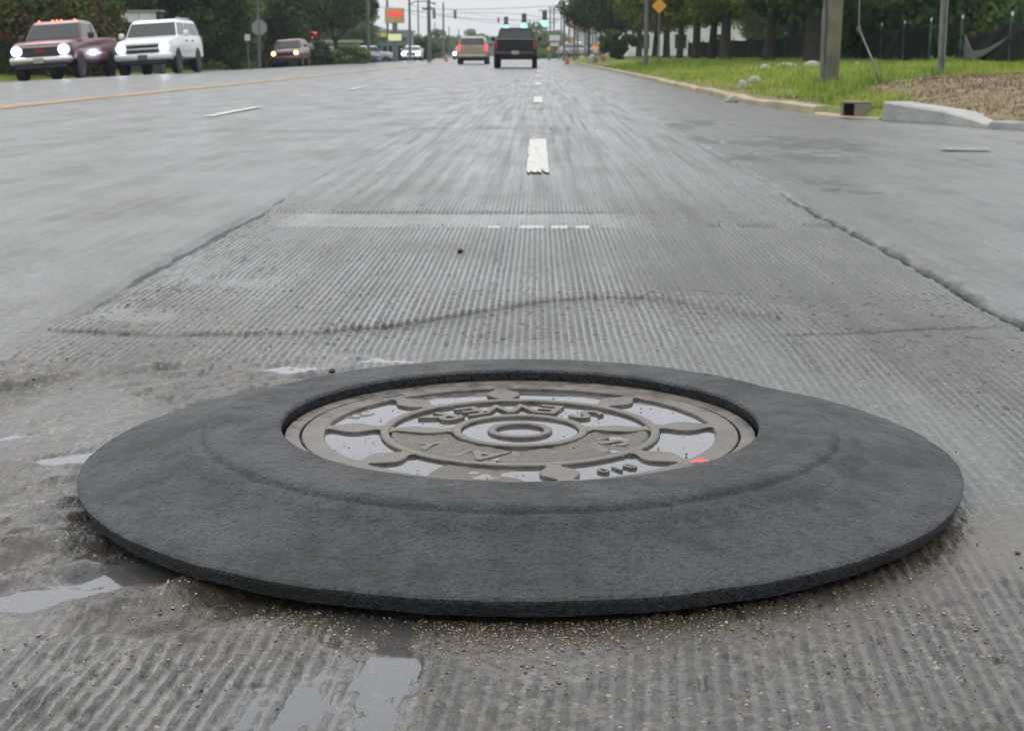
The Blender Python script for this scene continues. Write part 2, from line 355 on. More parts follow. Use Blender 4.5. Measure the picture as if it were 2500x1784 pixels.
def milled_h(x, y):
    """height of the milled strip; returns z, low (0..1 groove bottom), mud (0..1)"""
    # warp + heading of the grooves differs between the passes of the machine
    near = 1 - ss(1.9, 2.5, y)
    u = x + .075 * near * (2.2 - y) - .035 * ss(.35, .7, x) * (y - 2.6) * (1 - ss(3.3, 4.2, y)) + .004 * (N1(x * 1.5, y * .9) - .5) + .0016 * (N2(x * 9, y * 3) - .5)
    sp = .0184
    k = np.floor(u / sp); fr = u / sp - k
    rk = N5.t[(k.astype(np.int64)) & 255, 7]
    rk2 = N5.t[(k.astype(np.int64)) & 255, 31]
    gw = .26 + .22 * rk2; deep = .35 + .65 * N6(k * 1.7, y * 1.1)
    prof = np.abs(fr - .5) * 2                         # 0 centre of the lumpy ridge .. 1 groove centre
    ridge = 1 - ss(1 - gw - .17, 1 - gw + .06, prof)
    vis = .30 + .5 * N3(x * 2.1 + 5, y * 1.3) + .5 * N1(x * 7 + 9, y * 3 + 3) - .25 * ss(.5, .8, N2(x * 1.3, y * 1.1))
    vis = vis * (1 - .6 * ss(.2, .65, x + .3 * (N2(x * 1.5, y * .8) - .5)) * ss(2.6, 3.4, y)) * (1 - .55 * ss(.55, .75, N6(x * 2.2 + 4, y * 1.1 + 2)))
    vis = np.clip(vis, .10, 1.0) * (1 - .75 * ss(4.5, 13, y))
    # lumps along every ridge
    ly = y / .017 + rk * 37
    lump = N2(ly, k * 3.7) * .65 + N4(ly * 2.3, u / .006) * .35
    z = -.0052 * vis * deep * (1 - ridge) + ridge * (lump - .60) * .0080 * np.clip(vis + .2, 0, 1)
    # aggregate
    z += (N4(x / .006, y / .0075) - .5) * .0013 * (.4 + ridge) + (N3(x / .0032, y / .004) - .5) * .0007
    # chipped holes
    ch = N6(x / .016, y / .026); z -= ss(.76, .95, ch) * .0050
    z += (N1(x * 3, y * 2.2) - .5) * .0034 + (N2(x * .8, y * .7) - .5) * .003
    low = (1 - ridge) * vis * (.5 + .5 * deep)
    # broken, gouged ground left of the cover
    gm = (1 - ss(-.50, -.22, x + .10 * (y - 2.4) + .14 * (N1(x * 5, y * 4) - .5))) * ss(1.60, 1.80, y + .25 * (N2(x * 5 + 3, y * 3) - .5)) * (1 - ss(3.15, 3.55, y + .3 * (N3(x * 4, y * 3) - .5)))
    a = R(40); p = x * math.cos(a) + y * math.sin(a); q = -x * math.sin(a) + y * math.cos(a)
    q = q + .04 * (N2(p * 5, q * 5) - .5)
    gz = (N1(p * 4 + 3, q / .085) - .5) * .022 + (N3(p * 9, q / .035) - .5) * .020 + (N4(p * 34, q / .014) - .5) * .009 - np.abs(N6(p * 6 + 9, q / .05) - .5) * .022 + .006
    gz += (N4(x / .006, y / .0075) - .5) * .0018
    z = z * (1 - gm) + gz * gm; low = low * (1 - gm) + .15 * gm
    # smeared smooth area close in front (right of the puddle)
    sm = ss(.50, .75, N6(x * 4.5 + 2, y * 3 + 1)) * (1 - ss(2.4, 4.5, y)) * .8
    z = z * (1 - sm) + sm * ((N4(x / .006, y / .0075) - .5) * .0016 + (N1(x * 30, y * 24) - .5) * .0018 - .0006); low = low * (1 - sm) + .35 * sm
    # lip: surface beyond a wandering line is higher
    lipx = np.array([-1.2, -1.07, -.8, -.58, -.35, -.12, .04, .18, .34, .52, .7, 1.3])
    lipy = np.array([3.62, 3.64, 3.60, 3.62, 3.74, 3.97, 4.13, 4.2, 4.18, 3.95, 3.8, 3.75])
    ly_ = np.interp(x, lipx, lipy) + .02 * (N2(x * 14, 0 * x) - .5)
    fade = np.interp(x, [-1.2, .2, .6, .8], [1, 1, .8, 0])
    d = y - ly_
    z += fade * .0060 * ss(-.012, .022, d) * (1 - ss(.05, 1.1, d)); z -= fade * .004 * ss(-.35, -.02, d) * (1 - ss(-.01, .0, d))
    # a small arc crack across the right side
    cy = 3.62 + .22 * (x - .55) + .015 * (N1(x * 18, 0 * x + 4) - .5)
    z -= np.exp(-((y - cy) / .014) ** 2) * .006 * ss(.55, .62, x) * (1 - ss(1.02, 1.15, x))
    # transverse cut with water, and smoother band behind it
    ty = 6.02 + .03 * (N2(x * 6, 0 * x + 2) - .5)
    cut = np.exp(-((y - ty) / .055) ** 2) * np.where(x < -.62, 0, 1) * (.25 + .75 * ss(.42, .55, N3(x * 23 + 3, 0 * x)))
    z -= cut * .010 * (1 - .3 * ss(.3, .9, x))
    z += .007 * ss(6.46, 6.50, y) * (1 - ss(6.5, 8.5, y)) * (1 - ss(-.1, .6, x) * .6)
    # basins
    for (dx, dy, rx, ry, an, dep) in BAS:
        c = gD(dx, dy); aa = R(an); X = x - c.x; Yv = y - c.y
        p = (X * math.cos(aa) + Yv * math.sin(aa)) / rx; q = (-X * math.sin(aa) + Yv * math.cos(aa)) / ry
        d2 = p * p + q * q + .7 * (N1(x * 40, y * 30) - .5) + .5 * (N3(x * 14, y * 10) - .5)
        z -= dep * (1 - ss(.55, 1.25, d2)); low = low + (1 - low) * (1 - ss(.2, 1.9, d2 + 1.2 * (N2(x * 30, y * 2.2) - .5))) * .38
    # under and around the rubber ring
    r = np.hypot(x - MH[0], y - MH[1])
    z = np.where(r < .60, -.016, z); th_ = np.arctan2(y - MH[1], x - MH[0]); z -= ss(.60, .62, r) * (1 - ss(.665, .74 + .05 * (N1(x * 12, y * 12) - .5), r)) * (.004 + .012 * np.exp(-((th_ + R(135)) / .42) ** 2))
    mud = (1 - ss(.68, .86, r + .10 * (N1(x * 16, y * 16) - .5))) * ss(-.05, -.35, (y - MH[1])) * ss(-.62, -.3, x)
    mud = np.clip(mud + gm * .25 * ss(.5, .7, N6(x * 7, y * 7)), 0, 1)
    tar = .9 * np.exp(-((y - 6.02 - .03 * (N2(x * 6, 0 * x + 2) - .5)) / .07) ** 2) * ss(.42, .55, N3(x * 16 + 7, y * 2)) * ss(.22, .30, x)
    tar += .5 * np.exp(-((y - 6.47) / .04) ** 2) * ss(-.95, -.8, x) * (1 - .7 * ss(.0, .5, x)) * ss(.25, .5, N1(x * 6, y))  # shade of the step edge painted as a dark line
    tar += .75 * np.exp(-(d / .014) ** 2) * (1 - ss(-.5, .0, x)) * ss(.15, .5, N3(x * 9, 0 * x + 1)) + .40 * np.exp(-((d + .05) / .085) ** 2) * ss(-.6, -.3, x) * (1 - ss(.75, .95, x))  # shade at the lip and in the left crack painted into the colour
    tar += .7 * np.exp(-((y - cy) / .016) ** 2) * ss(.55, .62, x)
    band = ss(5.9, 5.98, y) * (1 - ss(6.40, 6.46, y)) * (1 - ss(.2, .5, x)) * ss(-1.1, -.9, x); low = low + (.85 - low) * band * .7; z = z + (0 - z) * band * .5 * (1 - np.clip(cut * 2, 0, 1))
    # shoulders of the strip meet the unmilled asphalt
    z += .006 * (1 - ss(0, .10, x - LE)) * N2(y * 6, 0 * y)
    dR = RE + seam(y, 8) - x; dL = x - (LE - seam(y, 3))
    z -= .030 * (1 - ss(.006, .022, dR)) * ss(3.2, 3.6, y) * (1 - .85 * ss(7.0, 7.6, y)) * (.5 + .7 * N2(y * 5, 0 * y + 5))
    z -= .013 * (1 - ss(.004, .035, dL)) * ss(3.6, 4.0, y) * (1 - .8 * ss(7.0, 7.6, y)) * (.3 + .9 * N2(y * 4, 0 * y + 7))
    low = low + (.40 + .5 * (N2(x * 26, y * .5) - .5) + .3 * (N3(x * 60, y * .9) - .5) - low) * ss(4.5, 9.5, y)
    milled_h.tar = np.clip(tar, 0, 1)
    return z, np.clip(low, 0, 1), mud

nr, nc = 600, 900
ys = np.sort(np.concatenate([1 / np.linspace(1 / 1.0, 1 / 14.0, nr), np.linspace(5.87, 6.6, 60), np.linspace(3.5, 4.3, 110)]))
xs = np.linspace(LE - .02, RE + .02, nc)
X, Y = np.meshgrid(xs, ys)
Z, LOW, MUD = milled_h(X, Y)
me = grid_mesh('milled_lane', X, Y, Z, {'low': LOW, 'mud': MUD, 'tar': milled_h.tar})
tag(link('milled_lane', me, M['milled']), kind='structure')
# farther part of the milled strip
ys = np.concatenate([np.linspace(14, 60, 160), np.linspace(62, 700, 60)]); xs = np.linspace(LE - .02, RE + .02, 260)
X, Y = np.meshgrid(xs, ys); Z = (N1(X * 3, Y * 1.2) - .5) * .0034 + (N2(X * .8, Y * .7) - .5) * .003
LOWF = np.clip(.40 + .5 * (N2(X * 26, Y * .5) - .5) + .3 * (N3(X * 60, Y * .9) - .5), 0, 1)
tag(link('milled_lane_far', grid_mesh('milled_lane_far', X, Y, Z, {'low': LOWF, 'mud': 0 * X}), M['milled']), kind='structure')

# unmilled pavement left: reaches the far kerb
def strip(name, xa_fn, xb_fn, ys, n, power, zfn, material, tar_shade_fn=None):
    t = np.linspace(0, 1, n) ** power
    Xa = xa_fn(ys)[:, None]; Xb = xb_fn(ys)[:, None]
    X = Xa + (Xb - Xa) * t[None, :]; Y = np.repeat(ys[:, None], n, 1)
    Z = zfn(X, Y)
    return link(name, grid_mesh(name, X, Y, Z, {'tar': tar_shade_fn(X, Y)} if tar_shade_fn else None), material)
ysl = np.concatenate([1 / np.linspace(1 / 1.0, 1 / 12.0, 260), np.linspace(12.3, 60, 100), np.linspace(64, 700, 50)])
def zl(X, Y):
    e = LE - seam(Y, 3) - X                                    # distance from the edge
    lift = np.interp(Y, [0, 3.4, 4.2, 6, 9, 20], [-.006, .004, .012, .015, .008, .004])
    z = road_z(X) + lift * ss(0, .05, e) - .012 * (1 - ss(0, .012, e))
    z += (N1(X * 1.2, Y * .8) - .5) * .006 + (N3(X * 8, Y * 5) - .5) * .003 * (1 - ss(8, 20, Y)) + (N4(X * 40, Y * 30) - .5) * .0018 * (1 - ss(4, 10, Y))
    rough = ss(.3, .8, N2(X * 2, Y * 1.6)) * (1 - ss(3.2, 3.9, Y)) 
    z += rough * (N4(X * 22 + Y * 9, Y * 16) - .5) * .012
    return z
o = strip('road', lambda y: LE - seam(y, 3), lambda y: 0 * y - 17.0, ysl, 150, 2.6, zl, M['asphalt']); tag(o, kind='structure')
POT = [(1880, 428, .13, .17, .012), (1845, 424, .07, .10, .008), (1690, 352, .26, .26, .010), (1672, 345, .14, .14, .01), (1790, 350, .34, .55, .010), (1820, 358, .2, .2, .01), (1565, 312, .14, .6, .012), (1510, 280, .18, .8, .012), (1555, 272, .16, .8, .010), (1830, 408, .16, .16, .009), (1800, 318, .5, .9, .008), (1700, 400, .3, .05, .006), (1690, 318, .3, .5, .008), (1985, 432, .2, .04, .006), (1150, 204, .9, 1.6, .008)]
def zr(X, Y):
    e = X - (RE + seam(Y, 8))
    lift = np.interp(Y, [0, 3.2, 3.7, 7.0, 8.5, 11, 20], [.003, .004, .007, .007, .003, .002, .001])
    z = lift * ss(0.006, .020, e) - .024 * (1 - ss(0, .008, e)) - .010 * ss(.45, .8, N3(X * 30, Y * 9)) * (1 - ss(.01, .05, e))
    z += (N1(X * 1.1 + 4, Y * .7) - .5) * .010 + (N3(X * 8, Y * 5) - .5) * .003 * (1 - ss(8, 20, Y)) + (N4(X * 40, Y * 30) - .5) * .002 * (1 - ss(4, 10, Y))
    for dx, dy, rx, ry, dep in POT:
        c = gD(dx, dy); d2 = ((X - c.x) / rx) ** 2 + ((Y - c.y) / ry) ** 2 + 1.3 * (N2(X * 9, Y * 6) - .5)
        z -= dep * (1 - ss(.45, 1.0, d2)) * .7
    return z
def tar_shade_r(X, Y):
    a = 0 * X
    for dx, dy, rx, ry, dep in POT:
        c = gD(dx, dy); d2 = ((X - c.x) / rx) ** 2 + ((Y - c.y) / ry) ** 2 + 1.6 * (N2(X * 9, Y * 6) - .5) + 1.2 * (N3(X * 22, Y * 14) - .5)
        a = np.maximum(a, 1 - ss(.6, 1.05, d2))
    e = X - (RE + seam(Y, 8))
    a = np.maximum(a, 1.0 * (1 - ss(.004, .022, e - .03 * (N1(Y * 7, 0 * Y) - .35))) * ss(3.2, 3.6, Y) * (1 - ss(6.6, 8.2, Y)))  # dark band painted for the shaded step face of the seam
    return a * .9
ysr = np.concatenate([1 / np.linspace(1 / 1.0, 1 / 3.0, 60), np.linspace(3.03, 16, 420), np.linspace(16.2, 60, 120), np.linspace(64, 700, 50)])
o = strip('road_edge_lane', lambda y: RE + seam(y, 8), lambda y: kerb_x(y) + .25, ysr, 240, 1.6, zr, M['asphalt'], tar_shade_r); tag(o, kind='structure')

# ------------------------------------------------------------------ standing water
WM = bpy.data.materials.new('still_water'); WM.use_nodes = True; t = WM.node_tree; t.nodes.clear()
o_ = N(t, 'OutputMaterial'); gl = N(t, 'BsdfGlossy'); gl.inputs['Roughness'].default_value = .07; gl.inputs['Color'].default_value = (.95, .96, 1, 1)
tr = N(t, 'BsdfTransparent'); tr.inputs['Color'].default_value = (.80, .78, .72, 1)
fr = N(t, 'Fresnel'); fr.inputs['IOR'].default_value = 1.38; mx = N(t, 'MixShader')
df = N(t, 'BsdfDiffuse'); df.inputs['Color'].default_value = (.15, .15, .15, 1); mx2 = N(t, 'MixShader'); mx2.inputs[0].default_value = .35
t.links.new(tr.outputs[0], mx2.inputs[1]); t.links.new(df.outputs[0], mx2.inputs[2])
g_ = N(t, 'NewGeometry'); nz = noise(t, g_.outputs['Position'], 30, 2); bp = N(t, 'Bump'); bp.inputs['Distance'].default_value = .0002; t.links.new(nz, bp.inputs['Height'])
t.links.new(bp.outputs[0], gl.inputs['Normal'])
frm = mathn(t, 'MULTIPLY', fr.outputs[0], 1.5); frm2 = mathn(t, 'MINIMUM', frm, 1.0)
t.links.new(frm2, mx.inputs[0]); t.links.new(mx2.outputs[0], mx.inputs[1]); t.links.new(gl.outputs[0], mx.inputs[2]); t.links.new(mx.outputs[0], o_.inputs[0])
M['water'] = WM
def puddle(cx, cy, rx, ry, an, z, label, group='puddles on the milled road', shape=18):
    v = []; a = R(an)
    for i in range(shape):
        th = 2 * math.pi * i / shape; p, q = rx * math.cos(th), ry * math.sin(th)
        v.append((cx + p * math.cos(a) - q * math.sin(a), cy + p * math.sin(a) + q * math.cos(a), z))
    m = MB().add(v, [tuple(range(shape))])
    return tag(m.build('puddle', M['water']), label, 'puddle', group)
plab = {0: 'long puddle filling the grooves at the bottom edge left of centre', 2: 'narrow water lines in grooves at the lower left of the foreground',
        3: 'sliver of standing water touching the shadow of the rubber ring, lower left', 5: 'bright puddle left of the rubber ring by its widest point',
        7: 'thin water streak at the left picture edge above the ring puddle', 8: 'small water sliver at the left picture edge between two gouges',
        9: 'puddle just behind the rubber ring, left of its top', 12: 'shallow pale puddle on the milled strip near its left seam, far one',
        13: 'shallow pale puddle on the milled strip near its left seam, nearer one', 10: 'thin puddle behind the ring to the left of the larger one'}
c = gD(800, 1555); puddle(c.x, c.y, .17, .34, 0, WATER, plab[0])
for i in (2, 5, 7, 9, 12, 13, 10):
    dx, dy, rx, ry, an, dep = BAS[i]; c = gD(dx, dy); puddle(c.x, c.y, rx * 1.7, ry * 1.5, an, WATER - .0001 * i, plab[i])
c = gD(150, 1300); puddle(c.x, c.y, .08, .17, -62, WATER, plab[3])
m = MB().add([(-.27, 5.93, WATER), (.20, 5.93, WATER), (.20, 6.12, WATER), (-.27, 6.12, WATER)], [(0, 1, 2, 3)])
tag(m.build('puddle', M['water']), 'broken row of white water patches in the cross cut beyond the manhole', 'puddle', 'puddles on the milled road')

# ------------------------------------------------------------------ painted lines
def worn_line(name, x0, x1, y0, y1, z, material, nx=16, ny=60, wear=.25, seed=1):
    if seed > 1 and seed != 77: nx, wear = min(nx, 6), -9
    r_ = np.random.default_rng(seed); V = []; F = []
    nseg = (nx, ny); col = r_.random(nx) * .5
    for i in range(nx):
        for j in range(ny):
            u = (i + .5) / nx; v = (j + .5) / ny
            edge = min(u, 1 - u) * 2; e2 = min(v, 1 - v) * ny / 6
            n_ = float(N2(np.float64(i * .7 + seed * 7), np.float64(j * .35)))
            if n_ * .6 + col[i] * .5 < wear + (.2 if edge < .10 else 0) + (.2 if e2 < .3 else 0): continue
            a = x0 + (x1 - x0) * i / nx; b = x0 + (x1 - x0) * (i + 1) / nx; c0 = y0 + (y1 - y0) * j / ny; d0 = y0 + (y1 - y0) * (j + 1) / ny
            k = len(V); zz = [z + float(road_z(q)) for q in (a, b, b, a)]
            V += [(a, c0, zz[0]), (b, c0, zz[1]), (b, d0, zz[2]), (a, d0, zz[3])]; F.append((k, k + 1, k + 2, k + 3))
    me = MB().add(V, F).mesh(name); return link(name, me, material)
marks = 'white lane dashes on the wet road'
for i in range(8):
    y1 = 12.04 + 12.2 * i; y0 = y1 - (3.45 if i == 0 else 3.1)
    if i > 0: y0 = y1 - 3.0
    o = worn_line('lane_dash', -.065 if i else -.064, .062, y0, y1, .0115 if i == 0 else .009, M['paint'], 24, 50 if i < 3 else 16, .10 if i == 0 else .15, i + 1)
    tag(o, ['nearest white lane dash, on the milled strip straight beyond the manhole', 'second white dash beyond the manhole', 'third white dash beyond the manhole', 'fourth white dash beyond the manhole', 'fifth white dash beyond the manhole, counted from the near end', 'sixth white dash beyond the manhole, just before the black pickup', 'seventh white dash beyond the manhole, beside the black pickup', 'eighth white dash beyond the manhole, past the black pickup'][i], 'road marking', marks)
c0 = gD(460, 262); c1 = gD(600, 238)
for i in range(8):
    y0 = c0.y + 12.2 * i - 0; 
    o = worn_line('lane_dash', c0.x - .05, c0.x + .06, y0, y0 + 3.0, .016, M['paint'], 8, 30, .28, 20 + i)
    tag(o, ('nearest', 'second', 'third', 'fourth', 'fifth', 'sixth', 'seventh', 'eighth')[i] + ' white dash of the left lane line, counted from the near end', 'road marking', 'white dashes of the left lane line')
for i in range(6):
    y0 = 41 + 12.2 * i
    o = worn_line('lane_dash', -9.35, -9.23, y0, y0 + 3.0, .012, M['paint'], 6, 20, .15, 40 + i)
    tag(o, ('nearest', 'second', 'third', 'fourth', 'fifth', 'farthest')[i] + ' white dash between the oncoming lanes beyond the yellow line', 'road marking', 'white dashes between the oncoming lanes')
for k, xx in enumerate((-6.62, -6.44)):
    V = []; F = []
    yy = np.linspace(14, 420, 300)
    for j, y in enumerate(yy):
        V += [(xx - .05, y, .014 + float(road_z(xx - .05))), (xx + .05, y, .014 + float(road_z(xx + .05)))]
        if j: F.append((2 * j - 2, 2 * j - 1, 2 * j + 1, 2 * j))
    tag(MB().add(V, F).build('yellow_line', M['yellow']), 'yellow centre line, ' + ('outer one next to the oncoming lanes' if k == 0 else 'inner one next to the near lanes'), 'road marking', 'double yellow centre line')
# white paint remnants right side
c = gD(2150, 336); o = worn_line('lane_dash', c.x - .16, c.x + .16, c.y - .05, c.y + .12, .02, M['faded'], 12, 5, .0, 78)
tag(o, 'short faint white paint remnant at the right picture edge', 'road marking')

# ------------------------------------------------------------------ rubber ring and manhole
ring = empty('rubber_adapter_ring', (MH[0], MH[1], 0), 0, 'wide black rubber ramp ring lying on the road around the manhole', 'rubber ring')
n = 420
def ringmesh(prof, amp=.0008, wob=.0):
    a = np.linspace(0, 2 * np.pi, n, endpoint=False); pr = np.array(prof)
    A, Rr = np.meshgrid(a, pr[:, 0], indexing='ij'); _, Zz = np.meshgrid(a, pr[:, 1], indexing='ij')
    x = Rr * np.cos(A); y = Rr * np.sin(A)
    dz = (N1(x / .05 + 40, y / .05 + 40) - .5) * amp * 2 + (N3(x / .009 + 90, y / .009 + 90) - .5) * amp
    rr = Rr + (N2(A * 9, Zz * 40) - .5) * amp * 1.5
    x = rr * np.cos(A); y = rr * np.sin(A); z = Zz + dz + wob * np.sin(A * 2 + 1) * (Rr - .5)
    v = np.stack([x, y, z], -1).reshape(-1, 3); m_ = len(prof)
    i = np.arange(n * m_).reshape(n, m_); i2 = np.roll(i, -1, 0)
    f = np.stack([i[:, :-1], i2[:, :-1], i2[:, 1:], i[:, 1:]], -1).reshape(-1, 4)
    return v, f
def dens(p, step=.004):
    o = []
    for (r0, z0), (r1, z1) in zip(p[:-1], p[1:]):
        k = max(1, int(math.hypot(r1 - r0, z1 - z0) / step))
        o += [(r0 + (r1 - r0) * i / k, z0 + (z1 - z0) * i / k) for i in range(k)]
    return o + [p[-1]]
# sloping skirt (outer) and flat collar (inner) of the ring
v, f = ringmesh(dens([(.640, .008), (.668, .009), (.676, .027), (.676, .0305), (.672, .0335), (.64, .0415), (.60, .0500), (.56, .0590), (.53, .0675), (.516, .0745), (.503, .0792), (.498, .0802), (.4945, .0798)]), .0010, .0)
me = raw_mesh('skirt', v, f, True); me.set_sharp_from_angle(angle=R(38)); link('skirt', me, M['rubber'], ring)
v, f = ringmesh(dens([(.4945, .0798), (.4925, .0808), (.4900, .0838), (.4860, .0868), (.4800, .0889), (.472, .0900), (.43, .0904), (.3785, .0905), (.3735, .0885), (.3715, .085), (.379, .060), (.388, .03), (.388, -.01)]), .0007)
me = raw_mesh('collar', v, f, True); me.set_sharp_from_angle(angle=R(38)); link('collar', me, M['rubber'], ring)

cz = .0
cov = empty('manhole_cover', (MH[0], MH[1], 0), 0, 'round cast iron sewer cover with raised letters and rainwater inside the rubber ring', 'manhole cover')
TOP = .0705
def ringpart(name, r0, r1, z0, z1, b=.0016, parent=cov, mt='iron', nn=240):
    return MB().lathe([(r0, z0), (r0, z1 - b), (r0 + b, z1), (r1 - b, z1), (r1, z1 - b), (r1, z0)], nn).build(name, M[mt], parent, smooth=35)
ringpart('frame', .3445, .368, .02, TOP + .0008)
ringpart('rim', .306, .3415, .05, TOP)
ringpart('inner_ring', .2055, .2195, .05, TOP)
ringpart('centre_ring', .0925, .1065, .05, TOP)
ringpart('boss_ring', .038, .051, .05, TOP)
# plate floor with uneven mud; it dips under the water film
a = np.linspace(0, 2 * np.pi, 361); r_ = np.linspace(.001, .343, 170)
A, RR = np.meshgrid(a, r_, indexing='ij'); X = RR * np.cos(A); Y = RR * np.sin(A)
Xn, Yn = X + 3, Y + 3
Zp = .0612 + (N1(Xn / .05, Yn / .05) - .5) * .0052 + (N3(Xn / .014, Yn / .014) - .5) * .0026 + (N4(Xn / .004, Yn / .004) - .5) * .0005
band = ss(.100, .112, RR) * (1 - ss(.200, .206, RR)) * (1 - ss(.30, .75, Y / RR + .55 * (N2(Xn / .05, Yn / .05) - .5) + .42))
Zp += band * .0052
far_mud = ss(.215, .24, RR) * ss(.62, .86, (Y - X * .9) / RR / 1.3 + .2 * (N2(Xn / .02, Yn / .02) - .5)) * (1 - ss(.95, .99, (-X) / RR))
Zp += far_mud * .0042 * ss(.262, .275, RR + .012 * (N3(Xn / .01, Yn / .01) - .5))
nearmud = ss(.22, .23, RR) * (1 - ss(.24, .30, np.abs(np.mod(A, 2 * np.pi) - R(258)) ))
Zp += nearmud * .0050
link('plate', grid_mesh('plate', X, Y, Zp), M['plate'], cov)
# eight leaf-shaped lobes between rim and inner ring
def lens(r0, r1, w, wn, phi, k=14, skew=.0):
    L = []; 
    for s in (1, -1):
        for i in range(k + 1):
            t_ = i / k if s == 1 else 1 - i / k
            ww = wn + (w - wn) * math.sin(math.pi * t_) ** 1.6 + .010 * (max(0, 1 - t_ / .12) ** 2 + max(0, 1 - (1 - t_) / .12) ** 2)
            L.append((r0 + (r1 - r0) * t_, s * ww + skew * math.sin(2 * math.pi * t_)))
    c, s_ = math.cos(phi), math.sin(phi)
    return [(x * c - y * s_, x * s_ + y * c) for x, y in L]
def lens_part(r0, r1, w, wn, phi, name, top=TOP, skew=0):
    pl = lens(r0, r1, w, wn, phi, skew=skew); k = len(pl) // 2
    V = [(x, y, .05) for x, y in pl] + [(x, y, top - .0012) for x, y in pl]
    cx = sum(p[0] for p in pl) / len(pl); cy = sum(p[1] for p in pl) / len(pl)
    V += [(cx + (x - cx) * .955, cy + (y - cy) * .955, top) for x, y in pl]
    n_ = len(pl); F = []
    for r in range(2):
        for i in range(n_): F.append((r * n_ + i, r * n_ + (i + 1) % n_, (r + 1) * n_ + (i + 1) % n_, (r + 1) * n_ + i))
    for i in range(k - 1): F.append((2 * n_ + i, 2 * n_ + i + 1, 2 * n_ + n_ - 2 - i, 2 * n_ + n_ - 1 - i))
    return MB().add(V, F).build(name, M['iron'], cov)
for ph in (97, 134, 178, 222, 283, 322, 6, 52):
    lens_part(.218, .308, .029, .007, R(ph), 'lobe', TOP - .0003)
for ph in (4, 181): lens_part(.106, .205, .019, .007, R(ph), 'divider', TOP - .0006, .004)
def letter(ch, phi, rad, size, inward, parent=cov, h=.0072, z0=.0625):
    cu = bpy.data.curves.new('letter', 'FONT'); cu.body = ch; cu.size = size; cu.extrude = h / 2; cu.offset = size * .008
    cu.align_x = 'CENTER'; cu.bevel_depth = .0006
    ob = bpy.data.objects.new('tmp', cu); C.objects.link(ob); bpy.context.view_layer.update()
    me = bpy.data.meshes.new_from_object(ob.evaluated_get(bpy.context.evaluated_depsgraph_get())); bpy.data.objects.remove(ob)
    me.name = 'letter'
    for v_ in me.vertices: v_.co.y -= size * .35; v_.co.x *= 1.12
    me.materials.clear()
    o = link('letter', me, M['iron'], parent)
    o.location = (rad * math.cos(phi), rad * math.sin(phi), z0 + h / 2)
    o.rotation_euler = (0, 0, phi + R(90) if inward else phi - R(90)); return o
for ch, ph in zip('SEWER', (46, 72, 97, 121, 145)): letter(ch, R(ph), .154, .080, True, h=.0064)
for ch, ph in zip('SANITARY', (336, 317, 299, 283, 268, 251, 232, 211)): letter(ch, R(ph), .155, .080, False, h=.0040)
for ch, ph in zip('810', (307, 302, 297)): letter(ch, R(ph), .268, .030, False, h=.0062)
MB().box((.3245 * math.cos(R(133)), .3245 * math.sin(R(133)), TOP - .002), (.040, .014, .006), R(133 + 90), .001).build('pick_slot', M['black'], cov)
# water films on the cover
def film(r0, r1, z, label):
    o = MB().lathe([(r1, z), (r0, z)], 96).build('water_film', M['water']); o.location = (MH[0], MH[1], 0)
    return tag(o, label, 'water film', 'rainwater lying on the cover')
film(.2205, .3065, .0656, 'rainwater between the outer rim and the lettered band of the cover')
film(.1075, .2035, .0650, 'rainwater in the lettered band of the cover')
film(.0515, .0905, .0658, 'ring of rainwater around the raised centre of the cover')
o = MB().add([(.0362 * math.cos(R(10 * k)), .0362 * math.sin(R(10 * k)), .0652) for k in range(36)], [tuple(range(36))]).build('water_film', M['water'])
o.location = (MH[0], MH[1], 0); tag(o, 'little pool of rainwater in the centre boss of the cover', 'water film', 'rainwater lying on the cover')
# bright red scrap on the cover's frame
c = gnd(1707, 1127, TOP + .002)
m = MB().add([(-.016, -.002, 0), (-.006, .006, .003), (.008, .007, .004), (.017, .002, .001), (.008, -.005, .002), (-.006, -.006, .001)], [(0, 1, 5), (1, 2, 4, 5), (2, 3, 4)])
tag(m.build('leaf', mat('red_leaf', (.42, .025, .01), .35, (.60, .07, .015), 60), loc=c), 'small bright red leaf lying on the right front of the manhole cover', 'leaf')
# ring wall / ground inside the shaft
MB().lathe([(.001, -.0155), (.62, -.0155)], 48).build('road_patch_under_ring', M['black']).location = (MH[0], MH[1], 0)
bpy.data.objects['road_patch_under_ring']['kind'] = 'structure'

# ------------------------------------------------------------------ loose grit
def grit(name, pts, sizes, label, kinds=3, flat=.7):
    base = np.array([(1, 0, 0), (0, 1, 0), (-1, 0, 0), (0, -1, 0), (0, 0, .8), (0, 0, -.8)], float)
    fb = np.array([(0, 1, 4), (1, 2, 4), (2, 3, 4), (3, 0, 4), (1, 0, 5), (2, 1, 5), (3, 2, 5), (0, 3, 5)])
    n_ = len(pts); V = np.repeat(base[None], n_, 0) * (1 + .5 * (rng.random((n_, 6, 1)) - .5)) * sizes[:, None, None]
    V *= (1 + .6 * (rng.random((n_, 1, 3)) - .5)); a = rng.random(n_) * 6.28; ca, sa = np.cos(a)[:, None], np.sin(a)[:, None]
    V = np.stack([V[:, :, 0] * ca - V[:, :, 1] * sa, V[:, :, 0] * sa + V[:, :, 1] * ca, V[:, :, 2] * flat], -1) + pts[:, None, :]
    F = fb[None] + (np.arange(n_) * 6)[:, None, None]
    me = raw_mesh(name, V.reshape(-1, 3), F.reshape(-1, 3))
    at_ = me.attributes.new('tone', 'FLOAT', 'POINT'); at_.data.foreach_set('value', np.repeat(rng.random(n_), 6).astype(np.float32))
    o = link(name, me, M['grit']); return tag(o, label, 'gravel', kind='stuff')
gm_ = bpy.data.materials.new('mixed_grit'); gm_.use_nodes = True; t = gm_.node_tree; b = t.nodes['Principled BSDF']; b.inputs['Roughness'].default_value = .35
